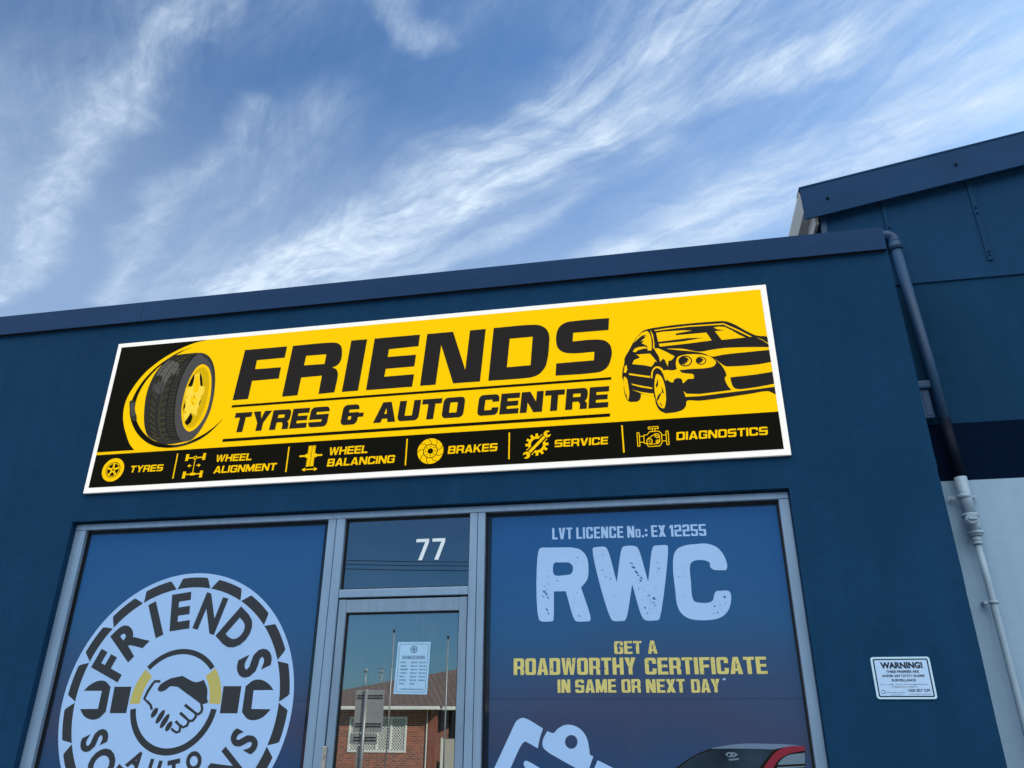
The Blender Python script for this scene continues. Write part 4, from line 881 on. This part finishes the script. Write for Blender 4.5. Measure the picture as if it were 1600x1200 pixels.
# car picture
ops = []; xe = ix1 - .0005
def c_(m, pts, sm=False):
    q = trace(Cc, pts, sm); ops.append((m, sh([(min(x, xe), z) for x, z in q])))
s1 = lambda pts: [q + (1,) for q in pts]
c_(INK, s1([(270, 388), (420, 363), (600, 343), (780, 328), (905, 324), (985, 352), (1065, 398), (1160, 440), (1250, 452)]) + [(1262, 500), (1330, 915)] + s1([(1318, 920), (1285, 905), (1250, 893), (1100, 915), (900, 945), (700, 970), (590, 973)]) + s1([(584, 1010), (562, 1040), (510, 1062)]) + [(418, 1074)] + s1([(370, 1050), (340, 1000), (322, 938)]) + [(216, 915)] + s1([(213, 950), (192, 975)]) + [(128, 981)] + s1([(100, 962), (80, 900), (72, 800), (65, 790), (66, 730), (80, 670), (84, 625), (120, 560), (152, 500), (195, 440), (232, 403)]))
c_(YEL2, [(325, 396), (420, 381), (600, 360), (780, 348), (890, 340), (1000, 388), (1122, 449), (1104, 452), (1000, 402), (890, 351), (780, 358), (600, 370), (420, 391), (330, 404)])
c_(YEL2, [(340, 418), (400, 408), (560, 397), (632, 400), (560, 413), (500, 424), (500, 438), (640, 426), (750, 416), (793, 480), (600, 505), (372, 531), (360, 508), (560, 488), (722, 459), (600, 461), (450, 480), (357, 492)])
c_(YEL2, [(808, 375), (850, 367), (900, 370), (960, 400), (1010, 430), (1067, 456), (875, 476), (820, 406), (900, 396), (840, 390)])
c_(YEL2, [(302, 562), (304, 500), (298, 455), (284, 418), (264, 402), (222, 418), (183, 458), (160, 500), (192, 468), (226, 440), (262, 434), (240, 452), (262, 447), (214, 488), (246, 482), (222, 502), (265, 524), (272, 562)])
c_(YEL2, [(150, 572), (166, 546), (200, 533), (256, 530), (266, 547), (240, 546), (192, 560), (174, 576)])
c_(YEL2, [(292, 395), (314, 430), (325, 500), (326, 545), (314, 545), (316, 490), (304, 440)])
c_(YEL2, [(322, 545), (360, 545), (420, 572), (492, 610), (468, 640), (440, 648), (435, 692), (412, 640), (396, 628), (372, 655), (362, 610), (340, 577)])
c_(YEL2, [(174, 596), (220, 592), (290, 587), (312, 612), (347, 656), (330, 652), (320, 672), (302, 694), (240, 682), (145, 673), (160, 640), (207, 622), (195, 604)])
c_(YEL2, [(84, 690), (99, 680), (105, 720), (93, 745), (76, 742)])
c_(YEL2, [(118, 747), (200, 759), (291, 771), (291, 786), (200, 773), (120, 761)]); c_(YEL2, [(138, 832), (220, 849), (311, 865), (306, 876), (210, 861), (147, 843)]); c_(YEL2, [(145, 882), (230, 903), (322, 914), (322, 938), (230, 915)])
c_(YEL2, s1([(300, 785), (302, 740), (322, 702), (350, 691), (384, 704), (410, 745), (428, 808), (418, 806), (394, 748), (370, 714), (345, 705), (321, 722), (311, 760), (309, 790)]))
c_(YEL2, s1([(345, 755), (376, 768), (404, 825), (418, 900), (419, 980), (402, 1034), (368, 1018), (342, 960), (327, 880), (330, 800)]))
for q in ([(336, 850), (354, 788), (357, 842), (345, 868)], [(358, 925), (392, 896), (352, 978), (345, 955)], [(386, 850), (406, 915), (388, 905)], [(368, 975), (396, 1020), (376, 1006)]): c_(INK, q)
c_(YEL2, s1([(80, 775), (100, 790), (114, 850), (121, 920), (111, 966), (97, 940), (82, 880), (76, 820)])); c_(INK, [(92, 905), (106, 940), (100, 945)])
c_(YEL2, s1([(405, 725), (480, 724), (522, 713), (548, 742), (600, 750), (642, 757), (645, 790), (600, 795), (560, 828), (548, 795), (515, 787), (487, 800), (478, 822), (442, 810), (420, 770)]))
c_(YEL2, s1([(503, 650), (518, 615), (560, 599), (640, 592), (740, 600), (802, 626), (828, 660), (808, 690), (740, 706), (620, 713), (515, 717), (503, 690)]))
c_(INK, circ(577, 648, 56, 28, 45)); c_(YEL2, circ(579, 648, 44, 26, 35)); c_(INK, circ(566, 645, 40, 24, 31)); c_(YEL2, circ(588, 655, 20, 18, 16)); c_(INK, circ(578, 648, 20, 18, 16))
c_(INK, circ(706, 645, 43, 26, 34)); c_(YEL2, circ(707, 645, 33, 24, 26)); c_(INK, circ(698, 643, 29, 22, 22)); c_(YEL2, circ(714, 650, 14, 14, 11)); c_(INK, circ(706, 645, 14, 14, 11))
c_(YEL2, s1([(430, 548), (560, 549), (690, 572), (800, 555), (900, 542), (1100, 535)]) + [(1300, 535), (1300, 553)] + s1([(1100, 573), (900, 594), (790, 611), (735, 588), (640, 570), (530, 560)]))
c_(YEL2, [(1158, 457), (1200, 470), (1268, 502), (1268, 510), (1210, 480)])
c_(YEL2, [(815, 626), (832, 640)] + s1([(852, 655), (905, 690), (950, 692), (1150, 678)]) + [(1300, 652), (1300, 734)] + [(1150, 758), (945, 781)] + s1([(952, 820), (970, 860), (1000, 876), (1150, 862)]) + [(1330, 828), (1330, 856), (1150, 879), (900, 908), (700, 934), (582, 940), (568, 926), (582, 935), (563, 893), (590, 915), (700, 917), (955, 885)] + s1([(925, 850), (903, 805)]) + [(900, 785), (914, 768)] + s1([(905, 735), (870, 680)]))
paint('car_picture', ops, SY-.001, sign)

# ================================================================== WARNING SIGN
WY = -.008; Wc = crop(1340, 1000, .1, WY)
wq = [Wc(q) for q in ((190, 268), (1118, 258), (1252, 922), (312, 925))]
wx0, wx1, wz1, wz0 = (wq[0][0]+wq[3][0])/2, (wq[1][0]+wq[2][0])/2, (wq[0][1]+wq[1][1])/2, (wq[2][1]+wq[3][1])/2
ws = thing('warning_sign', 'small white surveillance warning plate on the blue wall right of the windows', 'sign', ((wx0+wx1)/2, WY, wz0))
bm = bmesh.new(); prism(bm, rr(wx0, wz0, wx1, wz1, .014), WY+.0005, -.001); link('plate', fix(bm), WRIM, ws)
w_, h_ = wx1-wx0, wz1-wz0; U = lambda u, v: (wx0+w_*u, wz1-h_*v)
ops = [(WRIM, sh(rr(wx0, wz0, wx1, wz1, .014))), (WINK, sh(rr(wx0+w_*.035, wz0+h_*.045, wx1-w_*.035, wz1-h_*.045, .008))), (WSG, sh(rr(wx0+w_*.058, wz0+h_*.075, wx1-w_*.058, wz1-h_*.075, .004)))]
for s, u0, u1, v0, v1, off in (('WARNING!', .15, .86, .13, .27, .055), ('THESE PREMISES ARE', .225, .78, .325, .38, .045), ('UNDER 24/7 CCTV / ALARM', .145, .855, .425, .48, .045), ('SURVEILLANCE', .295, .70, .53, .585, .045), ('CCTV - ALARM - INSTALLATION & MAINTENANCE', .085, .885, .645, .675, .01), ('COMMERCIAL & DOMESTIC', .27, .715, .70, .73, .01), ('1300 857 539', .535, .905, .765, .83, .03), ('OPERATIONS NETWORK', .18, .48, .835, .86, .02), ('Security Solutions', .235, .435, .885, .91, .01), ('www.nationalsecurity.com.au', .545, .905, .87, .895, .015)):
    ops.append((WINK, btext(s, U(u0, v1), U(u1, v1), U(u0, v0)[1], off)))
ops += [(WINK, [(1, [circ(*U(.125, .835), .0105, 20)]), (-1, [circ(*U(.125, .835), .0075, 20)]), (-1, [bar(U(.125, .835), U(.08, .80), .004)])])]
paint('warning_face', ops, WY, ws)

# ================================================================== NEIGHBOUR
NB = .5
nb = thing('neighbour_building', 'taller blue building with raking roof edge, navy band and grey lower wall', 'building', (6, NB, 0))
P6 = crop(1200, 200, .3, NB); P6f = crop(1200, 200, .3, NB-.08); PW = crop(1380, 560, .2835, NB)
def line(a, b, x): return a[1]+(b[1]-a[1])*(x-a[0])/(b[0]-a[0])
XE = 14.0
bt0, bt1 = W(1249.5, 295, NB-.08), W(1600, 207, NB-.08); bb0, bb1 = W(1258.5, 342.5, NB-.08), W(1600, 257, NB-.08)
nx0 = W(1281, 340, NB)[0]
ja, jb = P6((660, 818)), P6((1333, 765)); na, nb_ = W(1478, 660, NB), W(1600, 657, NB); ga, gb = W(1470, 751, NB), W(1600, 747.5, NB)
zj = lambda x: line(ja, jb, x); zn = lambda x: na[1]+(nb_[1]-na[1])*.5; zg = lambda x: ga[1]+(gb[1]-ga[1])*.5
zn0, zg0 = zn(0), zg(0)
zj0 = (ja[1]+jb[1])/2
bm = bmesh.new(); prism(bm, [(nx0, zj0), (XE, zj0), (XE, line(bb0, bb1, XE)+.1), (nx0, line(bb0, bb1, nx0)+.1)], NB-.012, NB+.04); link('upper_cladding', bm, BLUE2, nb)
bm = bmesh.new(); box(bm, nx0+.1, XE, NB, NB+.2, zn0, zj0-.001); link('rendered_wall', bm, BLUE3, nb)
bm = bmesh.new(); box(bm, nx0+.1, XE, NB+.0, NB+.2, zg0, zn0); link('painted_band', bm, NAVY, nb)
bm = bmesh.new(); box(bm, nx0+.1, XE, NB, NB+.2, 0, zg0); link('lower_wall', bm, GREYW, nb)
bm = bmesh.new(); box(bm, nx0, nx0+.15, NB+.04, 12, 0, line(bb0, bb1, nx0)+.05); box(bm, nx0+.15, XE, 11.8, 12, 0, 6); link('side_wall', bm, BLUE2, nb)
bm = bmesh.new(); prism(bm, [bt0, (XE, line(bt0, bt1, XE)), (XE, line(bb0, bb1, XE)), bb0], NB-.08, NB-.066)
prism(bm, [(bt0[0]-.005, bt0[1]+.012), (XE, line(bt0, bt1, XE)+.012), (XE, line(bt0, bt1, XE)), (bt0[0]-.005, bt0[1])], NB-.084, NB+.05)
barge = link('barge_flashing', bm, FLASH2, nb)
for q in ((310, 367), (978, 193)):
    x, z = P6f(q); bm = bmesh.new(); tube(bm, [(x, NB-.088, z), (x, NB-.078, z)], .011, 10); link('screw', fix(bm), SCREW, barge)
bm = bmesh.new(); prism(bm, [(bt0[0]+.02, bt0[1]-.01), (XE, line(bt0, bt1, XE)-.01), (XE, line(bt0, bt1, XE)-.05), (bt0[0]+.02, bt0[1]-.05)], NB+.051, 12.2); link('roof', bm, STEEL, nb)
gz = bt0[1]
bm = bmesh.new(); prism(bm, [(bt0[0]-.004, gz-.004), (bt0[0]-.004, gz-.03), (bt0[0]+.02, gz-.16), (bt0[0]+.115, gz-.16), (bt0[0]+.115, gz-.055), (bt0[0]+.109, gz-.055), (bt0[0]+.109, gz-.154), (bt0[0]+.025, gz-.154), (bt0[0]+.003, gz-.03)], NB-.05, 12.2)
link('gutter', fix(bm), SOFF, nb)
gx = W(1274, 340, NB)[0]
bm = bmesh.new(); box(bm, gx-.01, gx+.012, NB-.02, 12.1, gz-.30, gz-.06); link('eave_board', bm, SOFF, nb)
bm = bmesh.new(); prism(bm, [P6((268, 462)), P6((296, 455)), P6((308, 560)), P6((280, 565))], NB-.018, NB-.0125); link('corner_strip', bm, PVCB, nb)
for top_, bot_ in (((588, 375), (690, 800)), ((1031, 262), (1153, 696))):
    a, b = P6(top_), P6(bot_); xm = (a[0]+b[0])/2; z1 = line(bb0, bb1, xm)+.06
    bm = bmesh.new(); box(bm, xm-.018, xm+.018, NB-.023, NB-.0125, b[1], z1, .003); cs = link('cover_strip', bm, BLUE2, nb)
    zz = b[1]+.04; k = 0
    while zz < z1-.1:
        bm = bmesh.new(); tube(bm, [(xm+random.uniform(-.006, .006), NB-.027, zz), (xm, NB-.022, zz)], .0075, 8); link('screw', fix(bm), SCREW, cs); zz += (.03, .33, .05, .28)[k % 4]; k += 1
bm = bmesh.new(); px = [PW(q) for q in ((205, 190), (242, 192), (268, 345), (245, 362))]
vx0, vx1 = px[0][0]-.02, (px[1][0]+px[2][0])/2; vz1, vz0 = px[0][1], px[2][1]
box(bm, vx0-.1, vx1, NB-.06, NB-.001, vz0, vz1, .006); box(bm, vx0-.12, vx1+.02, NB-.08, NB-.001, vz1+.001, vz1+.06, .012); box(bm, vx1-.045, vx1-.015, NB-.064, NB-.058, vz0+.02, vz1-.02, .001)
link('pipe_box', bm, PVCB, nb)

# ---- downpipe
PY = NB-.065
dp = thing('downpipe', 'round downpipe painted blue, navy and grey beside the shop corner', 'downpipe', (W(1500, 745, PY)[0], PY, 0), )
q = lambda px_, py_: (W(px_, py_, PY)[0], PY, W(px_, py_, PY)[1])
RP = .036
e0 = Vector(q(1396.5, 377)); rb_ = .055
el = [e0 + Vector((-rb_-.10, 0, rb_))] + [e0 + Vector((-rb_ + rb_*math.sin(t), 0, rb_*math.cos(t))) for t in [math.pi/2*i/8 for i in range(9)]] + [q(1398.5, 384)]
bm = bmesh.new(); tube(bm, el, RP+.002, 20); elb = link('elbow', fix(bm), PVCB, dp)
bm = bmesh.new(); tube(bm, [q(1397.5, 380), q(1400.5, 391)], RP+.007, 24); link('elbow_socket', fix(bm), PVCB, dp)
bm = bmesh.new(); tube(bm, [q(1399, 386), q(1450, 562), q(1475.5, 655)], RP); link('upper_pipe', fix(bm), PVCB, dp)
bm = bmesh.new(); tube(bm, [q(1475.5, 655), q(1500.3, 746)], RP+.0005); link('middle_pipe', fix(bm), PVCN, dp)
bm = bmesh.new(); tube(bm, [q(1500.3, 746), q(1515.5, 806)], RP+.001); link('lower_pipe', fix(bm), PVC, dp)
bm = bmesh.new()
tube(bm, [q(1515, 803), q(1516.2, 808)], RP+.010, 24); tube(bm, [q(1516.2, 808), q(1523, 832)], RP+.006, 24); tube(bm, [q(1522.6, 830.5), q(1523.8, 835)], RP+.012, 24)
tube(bm, [q(1523.6, 834), q(1524.6, 838)], RP+.004, 24); tube(bm, [q(1524.6, 838), q(1527, 849)], [RP*.85, RP*.72], 24); tube(bm, [q(1526.6, 847), q(1527.6, 851)], RP*.80, 24)
tee = link('inspection_fitting', fix(bm), PVC, dp)
bm = bmesh.new(); c0 = Vector(q(1514.5, 815)); c0.y = PY-.03
tube(bm, [c0, c0+Vector((-.012, -.055, -.004))], .036, 24); tube(bm, [c0+Vector((-.012, -.055, -.004)), c0+Vector((-.014, -.068, -.004))], .030, 24)
box(bm, c0.x-.036, c0.x+.008, c0.y-.080, c0.y-.067, c0.z-.010, c0.z+.002, .002)
link('access_cap', fix(bm), PVC, tee)
bm = bmesh.new(); tube(bm, [q(1527, 849), q(1544, 910), q(1600, 1128), q(1640, 1290)], .020, 18); thin_ = link('thin_pipe', fix(bm), PVC, dp)
bm = bmesh.new(); b0 = Vector(q(1506.3, 776)); tube(bm, [b0+Vector((0, 0, .012)), b0-Vector((0, 0, .012))], RP+.005, 24)
box(bm, b0.x-.085, b0.x-.04, NB-.035, NB-.028, b0.z-.013, b0.z+.013, .002); box(bm, b0.x+.04, b0.x+.085, NB-.035, NB-.028, b0.z-.013, b0.z+.013, .002)
for s_ in (-1, 1): tube(bm, [(b0.x+s_*.066, NB-.035, b0.z), (b0.x+s_*.066, NB-.042, b0.z)], .007, 10)
link('pipe_bracket', fix(bm), PVC, dp)
bm = bmesh.new(); b1 = Vector(q(1552.5, 941)); tube(bm, [b1+Vector((0, 0, .009)), b1-Vector((0, 0, .009))], .027, 20); box(bm, b1.x-.05, b1.x-.022, NB-.06, NB-.001, b1.z-.009, b1.z+.009, .002)
link('pipe_bracket', fix(bm), PVC, dp)

# ================================================================== ACROSS THE STREET (seen in the door glass)
def V3(px_, py_, yv): x, z = W(480+px_*.233333, 920+py_*.233333, yv); return Vector((x, 2*GL-yv, z))
def V2(px_, py_, yv): v = V3(px_, py_, yv); return (v.x, v.z)
HV = 30.0; HY = 2*GL-HV
house = thing('brick_house', 'red brick bungalow with brown tiled roof, reflected in the door glass', 'house', (V3(500, 900, HV).x, HY, 0))
gl0, gl1 = V2(205, 772, HV), V2(880, 846, HV); wz = (gl0[1]+gl1[1])/2
hx0 = V2(150, 900, HV)[0]-3; hx1 = V2(800, 900, HV)[0]; hx2 = V2(1010, 900, HV)[0]+7
w0, w1, w2, w3 = V2(288, 845, HV), V2(672, 868, HV), V2(668, 1112, HV), V2(292, 1080, HV)
wx0_, wx1_, wz1_, wz0_ = w0[0], w1[0], (w0[1]+w1[1])/2, (w2[1]+w3[1])/2
bm = bmesh.new()
for a in ((hx0, wx0_, -.1, wz), (wx1_, hx1, -.1, wz), (wx0_, wx1_, -.1, wz0_), (wx0_, wx1_, wz1_, wz)): box(bm, a[0], a[1], HY-.3, HY, a[2], a[3])
box(bm, hx0, hx2, HY-9, HY-8.7, -.1, wz); box(bm, hx0, hx0+.3, HY-8.7, HY-.3, -.1, wz); box(bm, hx2-.3, hx2, HY-8.7, HY-2.5, -.1, wz); box(bm, V2(912, 900, HV)[0]+.9, hx2, HY-2.5, HY-2.2, -.1, wz)
link('wall', bm, BRICK, house)
bm = bmesh.new(); box(bm, V2(812, 900, HV)[0], V2(862, 900, HV)[0], HY-.3, HY+.02, -.1, wz); link('brick_pier', bm, mat('rust_red_paint', (.24, .075, .045), .7, .2, var=.1), house)
bm = bmesh.new(); box(bm, hx1+.02, V2(810, 900, HV)[0]-.02, HY-.02, HY+.08, -.1, wz); link('house_downpipe', bm, TRIMW, house)
bm = bmesh.new(); box(bm, V2(862, 900, HV)[0], hx2, HY-2.2, HY-2.1, -.1, wz); link('porch_recess', bm, DARKT, house)
bm = bmesh.new(); a, b = V2(905, 1000, HV+1), V2(1060, 1000, HV+1); box(bm, a[0], b[0], HY-1.1, HY-1.0, -.1, a[1], .01); ps = link('porch_screen', bm, GRILL, house)
bm = bmesh.new(); box(bm, a[0]-.05, a[0]+.03, HY-1.0, HY-.95, -.1, a[1]+.05); link('screen_post', bm, TRIMW, ps)
win = bmesh.new(); fw = .09
for a in ((wx0_, wx0_+fw, wz0_, wz1_), (wx1_-fw, wx1_, wz0_, wz1_), (wx0_+fw, wx1_-fw, wz1_-fw, wz1_), (wx0_+fw, wx1_-fw, wz0_, wz0_+fw)): box(win, a[0], a[1], HY-.06, HY+.03, a[2], a[3])
for px_ in (375, 470, 562):
    x = V2(px_, 950, HV)[0]; box(win, x-.04, x+.04, HY-.05, HY+.028, wz0_+fw, wz1_-fw)
house_win = link('window', win, TRIMW, house)
bm = bmesh.new(); step = .125; x = wx0_-2.0
def clipseg(x0, z0, x1, z1):
    t0, t1 = 0.0, 1.0
    for p_, q_ in ((-(x1-x0), x0-wx0_-fw), (x1-x0, wx1_-fw-x0), (-(z1-z0), z0-wz0_-fw), (z1-z0, wz1_-fw-z0)):
        if abs(p_) < 1e-9:
            if q_ < 0: return None
            continue
        r_ = q_/p_
        if p_ < 0: t0 = max(t0, r_)
        else: t1 = min(t1, r_)
    return (x0+(x1-x0)*t0, z0+(z1-z0)*t0, x0+(x1-x0)*t1, z0+(z1-z0)*t1) if t0 < t1 else None
while x < wx1_+2:
    for s_ in (-1, 1):
        c = clipseg(x, wz0_-.2, x+s_*(wz1_-wz0_+.4), wz1_+.2)
        if c and math.hypot(c[2]-c[0], c[3]-c[1]) > .03: prism(bm, bar((c[0], c[1]), (c[2], c[3]), .032), HY-.02+s_*.004, HY-.010+s_*.004)
    x += step
link('security_grille', fix(bm), TRIMW, house_win)
bm = bmesh.new(); box(bm, wx0_+fw, wx1_-fw, HY-.16, HY-.12, wz0_+fw, wz1_-fw); link('pane', bm, mat('house_glass', (.03, .035, .04), .1, .5), house_win)
bm = bmesh.new(); box(bm, hx0-.4, V2(880, 846, HV-.6)[0], HY+.45, HY+.60, wz-.02, wz+.12, .02); box(bm, hx0-.4, V2(880, 846, HV-.6)[0], HY+.02, HY+.45, wz, wz+.03); box(bm, V2(880, 846, HV-.6)[0], hx2+.3, HY-.1, HY+.05, wz-.02, wz+.12, .02); link('house_gutter', bm, TRIMW, house)
bm = bmesh.new()
ev = [Vector((hx0-.4, HY+.5, wz+.12)), Vector((V2(480, 800, HV)[0], HY+.5, wz+.12)), Vector((V2(880, 846, HV-.6)[0], HY+.5, wz+.12)), Vector((V2(905, 846, HV)[0], HY-.05, wz+.12)), Vector((hx2+.3, HY-.05, wz+.12))]
tp = [V3(120, 722, HV+1.5), V3(440, 640, HV+3.2), V3(640, 600, HV+4.2), V3(820, 572, HV+4.8), V3(1010, 538, HV+5.5)]
tp[-1] = tp[-1] + (tp[-1]-tp[-2])*.8; tp[0].x -= 1.0
low_ = Vector((0, 0, -.12))
rows_ = [[bm.verts.new(v) for v in ev], [bm.verts.new(v) for v in tp], [bm.verts.new(Vector((v.x, HY-8.9, ev[0].z))) for v in tp]]
rl = [[bm.verts.new(v.co+low_) for v in r_] for r_ in rows_]
for r_ in (rows_, rl):
    for a, b in zip(r_[:-1], r_[1:]):
        for i in range(4): bm.faces.new((a[i], a[i+1], b[i+1], b[i]))
for i in range(4): bm.faces.new((rows_[0][i], rows_[0][i+1], rl[0][i+1], rl[0][i])); bm.faces.new((rows_[2][i], rows_[2][i+1], rl[2][i+1], rl[2][i]))
for e in (0, 4):
    for j in (0, 1): bm.faces.new((rows_[j][e], rows_[j+1][e], rl[j+1][e], rl[j][e]))
roof = link('tiled_roof', fix(bm), TILE, house)
bm = bmesh.new(); a = V3(500, 640, HV+3.4); b = V3(500, 532, HV+3.4); tube(bm, [a-Vector((0, 0, .4)), b], .03, 8)
for dz, l in ((0, .22), (.2, .16), (.4, .1)): tube(bm, [b+Vector((-l, 0, -dz)), b+Vector((l, .1, -dz+.05))], .02, 6)
link('antenna', fix(bm), STEEL, house)
bm = bmesh.new(); a = V3(392, 650, HV+3); b = V3(392, 556, HV+3); tube(bm, [a-Vector((0, 0, .4)), b], .035, 8); tube(bm, [b, b+Vector((0, 0, .12))], .09, 10); link('vent_pipe', fix(bm), STEEL, house)

# road sign, seen from behind in the reflection
SV = 11.0; SYw = 2*GL-SV
rs = thing('road_sign', 'grey backs of three road sign plates on one post, reflected in the door glass', 'road sign', (V3(395, 1000, SV).x, SYw, 0))
pxm = V2(388, 850, SV)[0]; ztp = V2(400, 672, SV)[1]
bm = bmesh.new(); tube(bm, [(pxm, SYw+.035, -.16), (pxm, SYw+.035, ztp)], .032, 14); link('post', fix(bm), STEEL, rs)
def plate(name, l, r, t, b, yv, rad):
    x0, x1 = V2(l, (t+b)/2, SV)[0], V2(r, (t+b)/2, SV)[0]; z1, z0 = V2((l+r)/2, t, SV)[1], V2((l+r)/2, b, SV)[1]
    m_ = bmesh.new(); prism(m_, rr(x0, z0, x1, z1, rad), SYw-.004, SYw); return link(name, fix(m_), SIGNB, rs), x0, x1, z0, z1
pl, x0, x1, z0, z1 = plate('sign_plate', 318, 510, 676, 962, SV, .04)
for v in (.14, .20, .80, .86):
    bm = bmesh.new(); z = z1-(z1-z0)*v; box(bm, x0+.03, x1-.03, SYw+.0005, SYw+.012, z-.010, z+.010); link('clamp_rail', bm, RUBBER, pl)
pl, x0, x1, z0, z1 = plate('sign_plate', 285, 470, 970, 1042, SV, .03)
for v in (.35, .62):
    bm = bmesh.new(); z = z1-(z1-z0)*v; box(bm, x0+.08, x1-.03, SYw+.0005, SYw+.012, z-.010, z+.010); link('clamp_rail', bm, RUBBER, pl)
pl, x0, x1, z0, z1 = plate('sign_plate', 325, 362, 1050, 1240, SV, .02)
# slim poles and overhead lines
PVv = 17.0
for k, (a, b, lab) in enumerate((((582, 292), (618, 1200), 'slim grey pole with a capped top standing left of its twin, reflected in the door'), ((944, 335), (946, 1200), 'slim grey pole with a capped top standing right of its twin, reflected in the door'))):
    x, z = V2(*a, PVv); yy = 2*GL-PVv
    t = thing('street_pole', lab, 'pole', (x, yy, -.16), 'slim poles by the road')
    bm = bmesh.new(); tube(bm, [(x, yy, -.16), (x, yy, z)], [.024, .016], 10); link('shaft', fix(bm), STEEL, t)
    bm = bmesh.new(); tube(bm, [(x, yy, z), (x, yy, z+.08)], .03, 10); link('pole_cap', fix(bm), DARKT, t)
for k, (ya, yb, lab) in enumerate(((876, 879, 'top overhead cable reflected in the glass below the number'), (882.5, 885, 'middle overhead cable reflected in the glass below the number'), (889.5, 892.5, 'lowest overhead cable reflected in the glass below the number'))):
    yv = 15.0; a, b = W(538, ya, yv), W(732, yb, yv); sl_ = (b[1]-a[1])/(b[0]-a[0]); xm = (a[0]+b[0])/2; zm = (a[1]+b[1])/2
    bm = bmesh.new(); tube(bm, [(xm+s_, 2*GL-yv, zm+sl_*s_+.0009*s_*s_) for s_ in range(-40, 41, 8)], .010, 6)
    tag(link('power_line', fix(bm), WIRE), lab, 'cable', 'overhead cables along the road')
# batten lamp inside the shop
bm = bmesh.new(); za = W(675, 1017, 3.0); zb_ = W(716, 1018, 3.0)
box(bm, za[0], zb_[0]+.5, 3.0, 3.06, za[1]-.012, za[1]+.012, .004); bl0 = link('batten_light', bm, LAMPM); tag(bl0, 'thin white batten light fitting inside the shop, seen through the door glass', 'light fitting')
